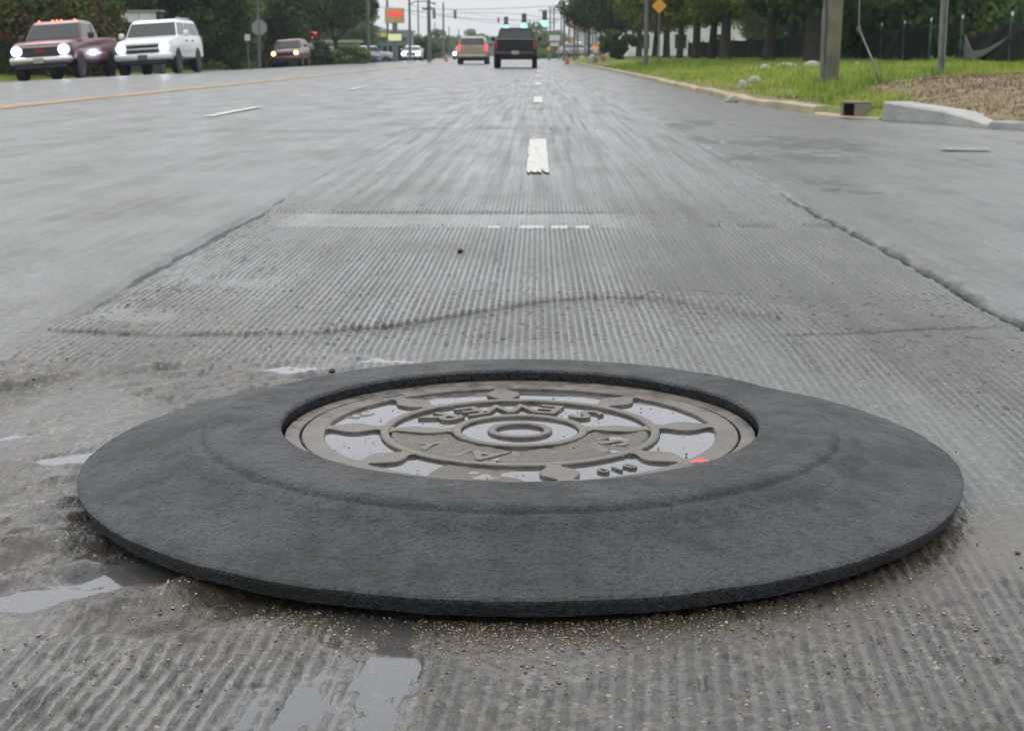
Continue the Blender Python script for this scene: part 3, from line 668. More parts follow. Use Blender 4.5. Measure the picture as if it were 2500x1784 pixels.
a_ = N(t, 'Attribute'); a_.attribute_name = 'tone'; cr = N(t, 'ValToRGB'); e = cr.color_ramp.elements
e[0].position = 0; e[0].color = (.05, .045, .04, 1); e[1].position = 1; e[1].color = (.50, .42, .28, 1)
for p_, c_ in ((.35, (.10, .085, .065)), (.55, (.19, .155, .10)), (.8, (.32, .265, .165))): q = cr.color_ramp.elements.new(p_); q.color = (*c_, 1)
t.links.new(a_.outputs['Fac'], cr.inputs[0]); t.links.new(cr.outputs[0], b.inputs['Base Color']); M['grit'] = gm_
def on_ground(x, y, s): 
    z, _, _ = milled_h(x, y); return np.stack([x, y, z + s * .35], -1)
n_ = 5600; th = R(270) + rng.normal(0, .34, n_); th = np.where(th < R(212), R(250), th); rr = .652 + np.abs(rng.normal(0, .055, n_)) + .0
x = MH[0] + rr * np.cos(th); y = MH[1] + rr * np.sin(th); keep = rng.random(n_) < (.30 + .9 * N1(x * 14, y * 14)); x, y = x[keep], y[keep]
s = rng.gamma(2.0, .00038, len(x)) + .0004; s = np.minimum(s, .0032)
grit('gravel', on_ground(x, y, s), s, 'golden wet grit washed against the near edge of the rubber ring')
n_ = 3000; x = rng.uniform(-.62, .62, n_); y = rng.uniform(1.3, 2.0, n_) ** 1; keep = (np.hypot(x - MH[0], y - MH[1]) > .69) & (rng.random(n_) < (.10 + .9 * ss(.35, .75, N2(x * 5 + 1, y * 5)))); x, y = x[keep], y[keep]
s = rng.gamma(2, .00045, len(x)) + .0004; s = np.minimum(s, .0035)
grit('gravel', on_ground(x, y, s), s, 'sparse pale grit scattered over the foreground grooves')
n_ = 2600; x = rng.uniform(-1.1, 1.1, n_); y = rng.uniform(1.9, 4.5, n_); keep = (np.hypot(x - MH[0], y - MH[1]) > .70) & (rng.random(n_) < (.05 + .6 * ss(.4, .8, N2(x * 4 + 1, y * 4)))); x, y = x[keep], y[keep]
s = rng.gamma(2, .0006, len(x)) + .0006; s = np.minimum(s, .004)
grit('gravel', on_ground(x, y, s), s, 'sparse pale grit beside and beyond the rubber ring')
# grit on cover
n_ = 260; th = rng.random(n_) * 6.28; rr = np.sqrt(rng.random(n_)) * .33; x = rr * np.cos(th); y = rr * np.sin(th); x = x + MH[0]; y = y + MH[1]
s = rng.gamma(2, .0004, n_) + .0005; grit('gravel', np.stack([x, y, .0655 + .004 * rng.random(n_)], -1), s, 'few specks of grit on the iron cover')
# black stones
for dx, dy, s_, lab in ((800, 925 / 1.0984 * 1.0984 - 0, .006, 'x'),): pass
for (dx, dy, s_, lab) in ((738, 829, .0075, 'single black stone behind the rubber ring on its left'), (1023, 562, .011, 'small black stone on the milled strip beyond the manhole')):
    c = gD(dx, dy); ph = MB().lathe([(0.0001, -s_ * .7), (s_ * .8, -s_ * .4), (s_, .1 * s_), (s_ * .6, s_ * .7), (.0001, s_ * .85)], 7, (c.x, c.y, s_ * .5))
    tag(ph.build('stone', M['black']), lab, 'stone')

# ================================================================== BACKGROUND
# ------------------------------------------------------------------ ground and verges
gmat = bpy.data.materials.new('grass_ground'); gmat.use_nodes = True; t = gmat.node_tree; b = t.nodes['Principled BSDF']; b.inputs['Roughness'].default_value = .9; b.inputs['Specular IOR Level'].default_value = .15
g_ = N(t, 'NewGeometry'); n1 = noise(t, g_.outputs['Position'], .55, 5); n2 = noise(t, g_.outputs['Position'], 6, 4); a_ = N(t, 'Attribute'); a_.attribute_name = 'soil'
col = mixc(t, mrange(t, n1, .35, .65, 0, 1), (.10, .16, .025), (.19, .23, .05)); col = mixc(t, mrange(t, n2, .4, .7, 0, .6), col, (.07, .085, .02))
soil = mixc(t, mrange(t, n2, .35, .65, 0, 1), (.13, .10, .065), (.24, .185, .12))
col = mixc(t, a_.outputs['Fac'], col, soil); t.links.new(col, b.inputs['Base Color'])
bp = N(t, 'Bump'); bp.inputs['Distance'].default_value = .05; t.links.new(n2, bp.inputs['Height']); t.links.new(bp.outputs[0], b.inputs['Normal'])
M['grass'] = gmat
tag(MB().add([(-900, -40, -.9), (900, -40, -.9), (900, 1500, -.9), (-900, 1500, -.9)], [(0, 1, 2, 3)]).build('ground', M['grass']), kind='structure')

def verge_z(x, y):
    d = x - kerb_x(y)
    z = -.02 + .12 * ss(.02, .22, d) + .17 * ss(.2, 2.2, d) + .11 * ss(2, 9, d) + .10 * ss(45, 140, y) * ss(0, 3, d)
    z += (N1(x * .7, y * .4) - .5) * .09 * ss(.2, 1.2, d) + (N3(x * 3, y * 2) - .5) * .03
    # grass creeping over the old kerb and the bank around the drain
    z += .12 * np.exp(-((y - 18.0) / 2.6) ** 2) * ss(.3, 1.4, d)
    return z
def soil_a(x, y):
    d = x - kerb_x(y)
    s = (1 - ss(.35, 1.5, d + 1.0 * (N2(x * 2, y * .8) - .5))) * ss(16, 19, y) * (1 - ss(70, 120, y)) * .9
    # brown mulched bank by the new kerb
    px = 1250 + FP * (x / y) ; 
    m_ = (1 - ss(19.5, 21.0, y + (N1(x * 1.2, y) - .5) * 1.6 + .25 * (5.6 - x))) * ss(3.55, 3.95, x - .05 * (y - 16) + .25 * (N3(x * 3, y * 2) - .5)) 
    return np.clip(np.maximum(s, m_), 0, 1)
t_ = np.linspace(0, 1, 150) ** 2.2
ysv = np.concatenate([np.linspace(7, 30, 150), np.linspace(30.5, 70, 70), np.linspace(72, 160, 50), np.linspace(165, 700, 30)])
Xa = kerb_x(ysv) + .06; X = Xa[:, None] + (75 + 0 * Xa[:, None]) * t_[None]; Y = np.repeat(ysv[:, None], 150, 1)
tag(link('grass_verge', grid_mesh('grass_verge', X, Y, verge_z(X, Y), {'soil': soil_a(X, Y)}), M['grass']), kind='structure')
LX = -16.95
def lverge_z(x, y):
    d = LX - x
    return -.27 + .06 * ss(0, .6, d) + .28 * ss(.4, 5, d) + (N1(x * .6, y * .3) - .5) * .08 * ss(.3, 1.5, d)
ysv = np.concatenate([np.linspace(20, 90, 90), np.linspace(92, 700, 60)]); t_ = np.linspace(0, 1, 60) ** 2
X = LX + .02 - (90 * t_)[None, :] + 0 * ysv[:, None]; Y = np.repeat(ysv[:, None], 60, 1)
so = (1 - ss(.2, .9, (LX - X) + .5 * (N2(X, Y * .5) - .5))) * .8
tag(link('grass_verge', grid_mesh('grass_verge', X[:, ::-1], Y, lverge_z(X, Y)[:, ::-1], {'soil': so[:, ::-1]}), M['grass']), kind='structure')

# kerbs along the right: an old one flush with dirt, the pale new one by the drain, a low continuation
def kerb(name, y0, y1, step, h_fn, w, material, x_off=0.0, label=None):
    ys = np.arange(y0, y1 + step * .5, step); V = []; F = []
    for i, y in enumerate(ys):
        x = float(kerb_x(y)) + x_off; h = h_fn(y); wob = .008 * (float(N2(np.float64(y * 1.3), np.float64(2))) - .5)
        V += [(x + wob, y, -.05), (x + wob + .008, y, h - .018), (x + .03, y, h), (x + w - .02, y, h), (x + w, y, -.05)]
        if i: b = (i - 1) * 5; F += [(b + j, b + j + 1, b + j + 6, b + j + 5) for j in range(4)]
    F += [(0, 1, 2, 3, 4), tuple(len(V) - 1 - j for j in range(5))]
    return tag(MB().add(V, F).build(name, M[material], smooth=40), label, 'kerb')
def_y = lambda px: float(gnd(px, np.interp(px, [p[0] for p in reversed(kerb_px)], [p[1] for p in reversed(kerb_px)])).y)
y_new1, y_new0, y_in0, y_in1 = def_y(2150), def_y(2410), def_y(2087), def_y(2050)
kerb('new_kerb', y_new0, y_new1, .08, lambda y: .045 + .14 * max(0, min(1, (y - y_new0) / (y_new1 - y_new0))) ** .85, .30, 'concrete', .0, 'pale new concrete kerb that ramps down beside the brown mulched bank')
kerb('low_kerb', 8.6, y_new0 - .02, .15, lambda y: .07, .30, 'concrete', .02, 'low worn kerb running on to the right edge of the picture')
kerb('inlet_sill', y_new1 + .02, y_in1 + .9, .12, lambda y: .02, .16, 'dirtykerb', -.02, 'thin concrete sill under the mouth of the storm drain')
kerb('old_kerb', y_in1 + .95, 120, .8, lambda y: .07 + .03 * float(N1(np.float64(y * .9), np.float64(1))), .17, 'dirtykerb', .0, 'old dirt covered kerb along the right road edge beyond the drain')
# left edge: a strip of pale dirt kerb
V = []; F = []
for i, y in enumerate(np.arange(25, 240, 1.0)):
    V += [(LX + .12, y, -.4), (LX + .11, y, -.215), (LX - .08, y, -.205), (LX - .1, y, -.4)]
    if i: b_ = (i - 1) * 4; F += [(b_ + j + 1, b_ + j, b_ + j + 4, b_ + j + 5) for j in range(3)]
tag(MB().add(V, F).build('far_kerb', M['dirtykerb']), 'low dirty kerb along the far left road edge behind the oncoming trucks', 'kerb')
# storm drain: dark mouth in a short concrete box set in the bank
yc = (y_in0 + y_in1) / 2; xk = float(kerb_x(yc)); a_k = math.atan2(float(kerb_x(y_in0) - kerb_x(y_in1)), y_in1 - y_in0)
dr = empty('storm_drain', (xk + .02, yc, 0), a_k, 'square black storm drain mouth in the kerb below the grassy bank', 'storm drain')
L_ = .21; M['shaft'] = mat('dark_shaft', (.006, .006, .006), .95, spec=.05); M['drainc'] = mat('stained_concrete', (.13, .12, .09), .85, (.2, .18, .13), 5, .01, 15)
MB().box((.09, 0, .155), (.18, L_ + .10, .025), 0, .006).build('lid', M['drainc'], dr)
for s_ in (-1, 1): MB().box((.09, s_ * (L_ / 2 + .025), .05), (.18, .05, .18), 0, .006).build('side_wall', M['drainc'], dr)
MB().box((.05, 0, .06), (.08, L_, .165)).build('mouth', M['shaft'], dr)

# grass blades
gb = bpy.data.materials.new('grass_blades'); gb.use_nodes = True; t = gb.node_tree; b = t.nodes['Principled BSDF']; b.inputs['Roughness'].default_value = .7
b.inputs['Specular IOR Level'].default_value = .2
a_ = N(t, 'Attribute'); a_.attribute_name = 'tone'; cr = N(t, 'ValToRGB'); e = cr.color_ramp.elements
e[0].color = (.07, .13, .02, 1); e[1].color = (.38, .34, .11, 1)
for p_, c_ in ((.4, (.17, .25, .035)), (.75, (.28, .35, .06))): q = cr.color_ramp.elements.new(p_); q.color = (*c_, 1)
t.links.new(a_.outputs['Fac'], cr.inputs[0]); t.links.new(cr.outputs[0], b.inputs['Base Color']); M['blade'] = gb
def blades(x, y, z, h, w, name, label, material='blade', tone=None):
    n_ = len(x); a = rng.random(n_) * 6.28; lx, ly = rng.normal(0, .35, n_) * h, rng.normal(0, .35, n_) * h
    dx, dy = np.cos(a) * w / 2, np.sin(a) * w / 2
    V = np.stack([np.stack([x - dx, y - dy, z], -1), np.stack([x + dx, y + dy, z], -1), np.stack([x + lx, y + ly, z + h], -1)], 1)
    me = raw_mesh(name, V.reshape(-1, 3), np.arange(n_ * 3).reshape(-1, 3))
    tn = rng.random(n_) if tone is None else tone
    at_ = me.attributes.new('tone', 'FLOAT', 'POINT'); at_.data.foreach_set('value', np.repeat(tn, 3).astype(np.float32))
    return tag(link(name, me, M[material]), label, 'grass', kind='stuff')
n_ = 210000; y = 11.5 + 58 * rng.random(n_) ** 1.9; d = .22 + 13 * rng.random(n_) ** 1.7; x = kerb_x(y) + d
k = rng.random(n_) < (1 - .985 * soil_a(x, y)); x, y = x[k], y[k]
h = (.035 + .06 * rng.random(len(x))) * (.7 + .9 * N1(x * 1.3, y)); 
tuft = N2(x * 3.1, y * 2.3); h *= 1 + 1.2 * ss(.72, .9, tuft)
blades(x, y, verge_z(x, y) - .01, h, .010 + .0004 * y, 'grass', 'bright green grass of the bank right of the road', tone=np.clip(.25 + .5 * N3(x * .8, y * .7) + .3 * rng.random(len(x)) - .25 * ss(.7, .9, tuft), 0, 1))
n_ = 40000; y = 32 + 110 * rng.random(n_) ** 1.4; x = LX - .15 - 9 * rng.random(n_) ** 1.3
blades(x, y, lverge_z(x, y) - .01, .06 + .07 * rng.random(n_), .03, 'grass', 'green grass of the verge left of the road', tone=np.clip(.2 + .6 * N3(x * .5, y * .4), 0, 1))
# dead straw on the mulched bank
n_ = 26000; y = 11.8 + 9 * rng.random(n_); x = kerb_x(y) + .25 + 6 * rng.random(n_); k = soil_a(x, y) > .5; x, y = x[k], y[k]
sm_ = bpy.data.materials.new('straw'); sm_.use_nodes = True; t = sm_.node_tree; b = t.nodes['Principled BSDF']; b.inputs['Roughness'].default_value = .8
a_ = N(t, 'Attribute'); a_.attribute_name = 'tone'; cr = N(t, 'ValToRGB'); e = cr.color_ramp.elements; e[0].color = (.10, .075, .045, 1); e[1].color = (.36, .25, .12, 1)
q = cr.color_ramp.elements.new(.55); q.color = (.15, .12, .07, 1)
t.links.new(a_.outputs['Fac'], cr.inputs[0]); t.links.new(cr.outputs[0], b.inputs['Base Color']); M['straw'] = sm_
blades(x, y, verge_z(x, y) - .008, .012 + .03 * rng.random(len(x)), .022, 'straw', 'brown straw mulch on the bank above the new kerb', 'straw', tone=np.clip(N1(x * 2, y * 2) * .8 + .3 * rng.random(len(x)), 0, 1))
# pale broken rocks and concrete lumps on the bank
def rock(px, py, wpx, hpx, label, Y=None, z=.34):
    p = gnd(px, py, z); w = wpx * p.y / FP; h = hpx * 1.7 * p.y / FP
    V = []; F = []; nn = 9; r_ = random.Random(int(px))
    for j, (rr_, zz) in enumerate(((.95, -.3), (1, .1), (.75, .75), (.3, 1.0))):
        for i in range(nn):
            a = 2 * math.pi * i / nn; k_ = rr_ * (1 + .3 * (r_.random() - .5)); V.append((k_ * w / 2 * math.cos(a), k_ * w / 2.6 * math.sin(a), zz * h * (1 + .2 * (r_.random() - .5))))
    for j in range(3):
        for i in range(nn): F.append((j * nn + i, j * nn + (i + 1) % nn, (j + 1) * nn + (i + 1) % nn, (j + 1) * nn + i))
    F.append(tuple(range(3 * nn, 4 * nn)))
    p.z = float(verge_z(p.x, p.y)) + h * .35
    return tag(MB().add(V, F).build('rock', M['concrete2'], loc=p), label, 'rock', 'pale rocks in the grass')
M['concrete2'] = mat('weathered_rock', (.36, .36, .31), .85, (.22, .23, .17), 3, .02, 8)
for px, py, w_, h_, lb in ((1786, 189, 34, 9, 'pale flat rock lowest of the row left of the utility pole'), (1812, 182, 26, 10, 'pale rock second from the left in the row in the grass'), (1842, 176, 30, 8, 'pale rock in the middle of the row in the grass'), (1868, 168, 30, 7, 'small pale rock before the long flat one'),
                           (1920, 164, 60, 7, 'long flat pale slab in the grass left of the utility pole'), (1982, 163, 40, 8, 'pale slab touching the left side of the utility pole'), (2094, 161, 18, 5, 'little pale stone beside the guy wire'), (2125, 161, 10, 4, 'tiny pale stone right of the guy wire'), (2252, 157, 22, 4, 'small pale stone left of the steel post')):
    rock(px, py, w_, h_, lb)
rock(1447, 156, 26, 9, 'pale lump of broken kerb at the road edge far away', z=.1)

# ------------------------------------------------------------------ poles, wires, signs
def post(name, px, pybase, wpx, label, cat, material, Y, ztop=9.5, group=None, taper=.8, lean=0.0, n_=12, zb=None):
    p = at(px, 131.8, Y); r0 = wpx * Y / FP / 2; zb = zb if zb is not None else float(verge_z(p.x, Y) if p.x > 0 else lverge_z(p.x, Y)) - .1
    e_ = empty(name, (p.x, Y, zb), 0, label, cat, group)
    return e_, p, r0, zb
def upole(px, Y, wpx, label, top=9.5, arms=(), material='wooddark', group='utility poles', lean=0.0, ribs=False):
    e_, p, r0, zb = post('utility_pole', px, 0, wpx, label, 'utility pole', material, Y, group=group)
    H = top - zb
    MB().tube([(0, 0, 0), (lean * .5, 0, H * .5), (lean, 0, H)], [r0, r0 * .9, r0 * .75], 12).build('pole', M[material], e_, smooth=40)
    for za, hw in arms:
        MB().box((lean * za / H, 0, za), (2 * hw, .12, .12)).build('crossarm', M['wooddark'], e_)
        for xx in (-hw * .9, -hw * .4, hw * .4, hw * .9):
            MB().lathe([(.001, .0), (.05, .0), (.06, .06), (.03, .12), (.001, .14)], 8, (xx, 0, za + .06)).build('insulator', M['galv'], e_)
    return e_
# big pole on the right with a dark cable guard
e_ = upole(2029, 23.0, 40, 'large weathered wooden utility pole standing in the grass at the right', 9, material='wood', lean=.2)
MB().box((-.125, -.02, .55), (.05, .08, 1.3), 0, .01).tube([(-.125, -.02, 1.2), (-.11, -.02, 4), (-.05, -.02, 9)], .022, 8).build('cable_guard', M['wooddark'], e_)
# guy wire
g0 = at(2148, 190, 22.5); g1 = at(2097, 71, 22.9); g2 = at(2104, -260, 23.4)
gz = float(verge_z(g0.x, 22.5))
gy = empty('guy_wire', (g0.x, 22.5, gz), 0, 'thin kinked guy wire anchored in the grass right of the large pole', 'guy wire')
L = lambda p: (p.x - g0.x, p.y - 22.5, p.z - gz)
MB().tube([L(g0), L(g1)], .014, 8).build('lower_rod', M['galv'], gy); MB().tube([L(g1), L(g2)], .009, 6).build('strand', M['galv'], gy)
MB().lathe([(.001, -.04), (.03, -.03), (.03, .03), (.001, .04)], 8, L(g1)).build('clamp', M['galv'], gy)
# grey steel signpost (U channel)
p = at(2296, 196, 20.7); zb = float(verge_z(p.x, 20.7)) - .05
sp_ = empty('steel_post', (p.x, 20.7, zb), 0, 'grey steel U channel post standing at the top of the mulched bank', 'post')
MB().box((-.035, 0, 2), (.022, .035, 4)).box((.035, 0, 2), (.022, .035, 4)).box((0, .014, 2), (.05, .01, 4)).build('channel', M['galv'], sp_)
# far poles. (px, Y, width px, top, crossarms)
for i, (px, Y, w_, top, arms, lb) in enumerate((
        (1577, 58, 11, 9, (), 'wooden pole among the front trees, left of the yellow diamond sign'),
        (1437, 115, 7, 10, ((8.4, 1.1),), 'thick utility pole right of the orange sign'), (1429, 165, 5, 10, ((8.6, 1.0),), 'pole just left of the thick utility pole'),
        (1402, 130, 6, 10, ((8.7, .9),), 'tall pole right of the round red signs'), (1389, 190, 5, 10, (), 'thin pole carrying the span wire of the green signals'),
        (1377, 150, 6, 5.3, ((5.1, .9),), 'shorter pole with a crossarm left of the round red signs'), (1370, 240, 4, 7.6, ((7.4, 2.0),), 'pole with a wide crossarm behind the white sign'),
        (1343, 260, 4, 7.9, ((7.7, 1.9), (5.8, 1.2)), 'far pole with two crossarms above the white sign'), (1447, 210, 4, 9, ((6.2, 1.2), (4.8, 1.0)), 'far pole with two crossarms right of the thick pole'), (1467, 120, 5, 10, (), 'pole at the left end of the right tree row'),
        (1352, 290, 4, 9, ((7.9, 1.0),), 'far pole with a crossarm between the two wide crossarm poles'), (1410, 145, 5, 10, (), 'pole just right of the tall pole beside the red signs'), (1420, 250, 3, 9, (), 'thin far pole left of the thick utility pole'), (1455, 200, 4, 9, (), 'thin pole right of the thick utility pole'), (1062, 300, 3, 6.5, (), 'short far pole under the left red signal'), (970, 260, 3, 8, (), 'thin far pole seen beside the red sign'), (1120, 380, 3, 6.5, (), 'tiny far pole above the tan minivan'),
        (1293, 330, 3, 7.5, (), 'distant pole above the black pickup, left one'), (1305, 350, 3, 7.5, (), 'distant pole above the black pickup, right one'), (1275, 330, 3, 8.2, (), 'distant pole left of the middle green signal'),
        (900, 120, 8, 11, (), 'thick left pole of the pair left of the red sign'), (912, 160, 5, 11, (), 'thin right pole of the pair left of the red sign'), (947, 150, 6, 11, (), 'pole passing behind the red and yellow sign'),
        (1001, 150, 7, 5.7, (), 'street lamp pole right of the red sign'), (1022, 190, 4, 7, (), 'slender pole between the street lamp and the thick pole'), (1048, 130, 10, 5.0, ((4.6, .5),), 'thick dark utility pole left of the red signals'),
        (1083, 200, 5, 7.0, (), 'pole left of the tan minivan'), (1097, 320, 3, 6.0, (), 'short far pole left of the tan minivan'))):
    upole(px, Y, w_, lb, top, arms)
def wire(name, pts, r, label, sag=.4, group='overhead wires', cat='wire'):
    V = []
    for a, b_ in zip(pts[:-1], pts[1:]):
        for i in range(12):
            t_ = i / 12; V.append(a.lerp(b_, t_) - Vector((0, 0, sag * 4 * t_ * (1 - t_))))
    V.append(pts[-1]); return tag(MB().tube(V, r, 5).build(name, M['wire']), label, cat, group)
wire('span_wire', [at(1083, 24, 200), at(1389, 12, 200)], .03, 'upper span wire crossing the sky between the far poles', .15)
wire('span_wire', [at(1001, 26, 200), at(1389, 44, 200)], .028, 'lower span wire carrying the signals seen from behind', .7)
wire('span_wire', [at(1083, 36, 255), at(1405, 60, 255)], .03, 'span wire from which the three green signals hang', -.9)
wire('power_line', [at(1437, -40, 115), at(1402, -12, 130), at(1377, 18, 150), at(1343, 28, 260)], .025, 'power line running along the right poles', .3)
wire('power_line', [at(1001, 32, 150), at(1083, 40, 200), at(1352, 66, 290)], .022, 'lowest thin wire crossing behind the signals', .3)
wire('power_line', [at(1437, 6, 115), at(1410, 22, 145), at(1352, 40, 290)], .022, 'low power line along the right poles', .3)
wire('power_line', [at(1370, 20, 240), at(1447, 16, 210), at(1520, -20, 150)], .025, 'power line above the right tree row', .3)
wire('power_line', [at(1441, -60, 115), at(1407, 5, 130), at(1380, 40, 150), at(1345, 44, 260)], .025, 'second power line along the right poles', .3)
wire('power_line', [at(860, 8, 120), at(947, 16, 150), at(1048, 26, 130), at(1083, 32, 200)], .02, 'thin wire between the left poles', .2)
wire('power_line', [at(1001, 12, 150), at(1083, 22, 200), at(1343, 58, 330)], .02, 'thin far wire above the tan minivan', .2)
def signal(px, py, Y, label, lit=None, back=False, sc_=1.0, group='hanging traffic signals', wire_py=None):
    p = at(px, py, Y); e_ = empty('traffic_signal', p, 0, label, 'traffic signal', group)
    s = sc_
    # origin = centre of the lowest (green) lens
    MB().box((0, .12 * s, .36 * s), (.36 * s, .2 * s, 1.08 * s), 0, .02).build('housing', M['signalbody'], e_)
    for k in range(3):
        yy = (.0 if not back else .24) * s; sgn = -1 if not back else 1
        rl = .20 if (k == 0 and lit) else .14
        o = MB().lathe([(.001, 0), (rl * .95 * s, 0), (rl * s, sgn * -.01)], 16, (0, yy, .36 * s * k), axis='y').build('lens', M[lit] if (k == 0 and lit) else M['lens'], e_)
        MB().lathe([(.165 * s, 0), (.165 * s, sgn * .02), (.17 * s, sgn * .16 * s), (.155 * s, sgn * .16 * s)], 16, (0, yy, .36 * s * k), axis='y').build('visor', M['signalbody'], e_)
    top = (at(px, wire_py, Y).z - p.z) if wire_py else 1.25
    MB().tube([(0, .12 * s, .9 * s), (0, .12 * s, top)], .025, 6).build('hanger', M['galv'], e_)
    return e_
signal(1235.5, 68, 255, 'green traffic signal above the left side of the black pickup', 'green', wire_py=46, sc_=1.9)
signal(1279.5, 64, 255, 'green traffic signal above the right side of the black pickup', 'green', wire_py=43, sc_=2.2)
signal(1329.6, 58, 255, 'green traffic signal right of the black pickup, free of any vehicle', 'green', wire_py=39, sc_=2.2)
signal(1217, 54, 255, 'small dark signal left of the three green ones', None, True, .8, wire_py=44)
signal(1060, 43, 200, 'brownish signal seen from behind beside the thick left pole', None, True, 1.0, wire_py=28)
signal(1111, 43, 200, 'brownish signal seen from behind, hanging above the tan minivan', None, True, 1.0, wire_py=30)
# street lamp arm
p0 = at(1001, 12, 150); la = empty('street_lamp', p0, 0, 'curved street lamp arm reaching right from its pole', 'street lamp')
p1 = at(1035, 4, 150) - p0; p2 = at(1060, 9, 150) - p0
MB().tube([(0, 0, 0), tuple(p0 * 0 + (at(1012, 5, 150) - p0)), tuple(p1), tuple(at(1050, 6, 150) - p0), tuple(p2)], .05, 8).build('arm', M['galv'], la)
MB().lathe([(.001, .1), (.1, .08), (.22, 0), (.14, -.08), (.001, -.1)], 10, tuple(p2)).build('lamp_head', M['galv'], la)

def sign(px0, px1, py0, py1, Y, material, name, label, cat='sign', frame=None, post_px=None, depth=.12, legs=True, base=None, post_w=.12, group=None):
    a = at(px0, py1, Y); c = at(px1, py0, Y); cx = (a.x + c.x) / 2; w = c.x - a.x; h = c.z - a.z
    zb = base if base is not None else (float(verge_z(cx, Y)) if cx > 3 else float(lverge_z(cx, Y)) if cx < LX else 0) - .1
    e_ = empty(name, (cx, Y, zb), 0, label, cat, group)
    MB().box((0, 0, a.z + h / 2 - zb), (w, depth, h), 0, min(.03, h * .1)).build('cabinet', M[frame or 'galv'], e_)
    MB().box((0, -depth / 2 - .012, a.z + h / 2 - zb), (w * .93, .02, h * .90)).build('face', M[material], e_)
    xs_ = [0] if legs == 1 else ([-w * .4, w * .4] if legs else [])
    for xx in xs_: MB().tube([(xx, 0, 0), (xx, 0, a.z - zb + .02)], post_w / 2, 8).build('post', M['galv'], e_)
    e_['w'] = w; e_['h'] = h; e_['zc'] = a.z + h / 2 - zb
    return e_
M['signtan'] = mat('ochre_sign_face', (.50, .36, .12), .5, (.58, .45, .2), 1.5)
M['signframe'] = mat('tan_sign_frame', (.30, .28, .24), .6)
e_ = sign(940, 987, 20, 57, 140, 'signtan', 'pylon_sign', 'tall sign with a red band on ochre between the left poles', frame='signframe', legs=1, post_w=.45)
w, h, zc = e_['w'], e_['h'], e_['zc']
M['redglow'] = mat('red_sign_lettering', (.85, .06, .05), .4, emit=(1, .12, .1), estr=.45)
pl = [(-.36, -.02), (-.38, .30), (-.28, .36), (-.24, .28), (-.12, .40), (-.02, .30), (.1, .34), (.18, .28), (.22, .40), (.36, .34), (.42, .1), (.36, -.04), (.2, -.12), (.05, -.14), (-.15, -.08)]
V = [(x * w, -.10, zc + y * h * .9) for x, y in pl] + [(x * w, -.085, zc + y * h * .9) for x, y in pl]; n_ = len(pl)
MB().add(V, [tuple(range(n_))] + [(i, (i + 1) % n_, n_ + (i + 1) % n_, n_ + i) for i in range(n_)]).build('emblem', M['redglow'], e_)
M['limesign'] = mat('pale_yellow_lit_face', (.8, .85, .4), .5, emit=(.85, .92, .5), estr=.35)
sign(947, 981, 83, 101, 135, 'limesign', 'marquee_sign', 'pale yellow lit rectangular sign under the tall red sign', legs=1, post_w=.3)
# green station canopy with yellow sign band
M['teal'] = mat('pale_teal_wall', (.16, .26, .22), .7, (.2, .3, .26), 1)
p = at(930, 131, 165)
bd = empty('building', (at(935, 131, 165).x, 165, -.4), 0, 'low pale teal store with a yellow sign over its front, behind the left pole pair', 'building')
MB().box((0, 4, 1.75), (5.2, 8, 3.1)).build('wall', M['teal'], bd); MB().box((0, 3.9, 3.4), (5.6, 8.6, .22)).build('roof', M['signframe'], bd)
MB().box((0, -.42, 2.95), (5.3, .7, .5)).build('fascia', M['teal'], bd)
MB().box((.35, -.81, 2.98), (.95, .06, .42)).build('yellow_sign', M['yelpl'], bd); MB().box((-.75, -.81, 2.98), (.9, .06, .32)).build('white_sign', M['whitepl'], bd)
MB().box((-1.75, -.81, 2.95), (.3, .06, .46)).build('green_sign', mat('lime_panel', (.35, .6, .25), .5), bd)
for xx in (-1.9, -.7, .5, 1.7): MB().box((xx, -.03, 1.1), (.95, .05, 1.5)).build('window', M['glass'], bd)
# yellow diamond sign right, with post
def diamond(px, py, Y, wpx, label, postlabel=None, mt='diam', ob=None):
    p = at(px, py, Y); s = wpx * Y / FP / 2; zb = float(verge_z(p.x, Y)) - .1
    e_ = empty('warning_sign', (p.x, Y, zb), R(-14), label, 'sign')
    r_ = s * .12; pts = []
    for k in range(4):
        a = R(90 * k); 
        for d_ in (-1, 1): b_ = a + d_ * .12; pts.append((s * math.cos(b_), s * math.sin(b_)))
    z = p.z - zb; n_ = len(pts)
    V = [(x, -.03, z + y) for x, y in pts] + [(x, -.02, z + y) for x, y in pts]
    MB().add(V, [tuple(range(n_)), tuple(reversed(range(n_, 2 * n_)))] + [(i, (i + 1) % n_, n_ + (i + 1) % n_, n_ + i) for i in range(n_)]).build('plate', M[mt], e_)
    MB().tube([(0, .01, 0), (0, .01, z + s * .6)], .035, 8).build('post', M['galv'], e_)
M['diam'] = mat('amber_sign_face', (.75, .36, .02), .45, (.65, .33, .03), 3)
diamond(1610, 15, 60, 33, 'tilted orange yellow diamond warning sign in front of the right tree row')
diamond(1393, 101, 190, 17, 'small far yellow diamond sign between the poles')
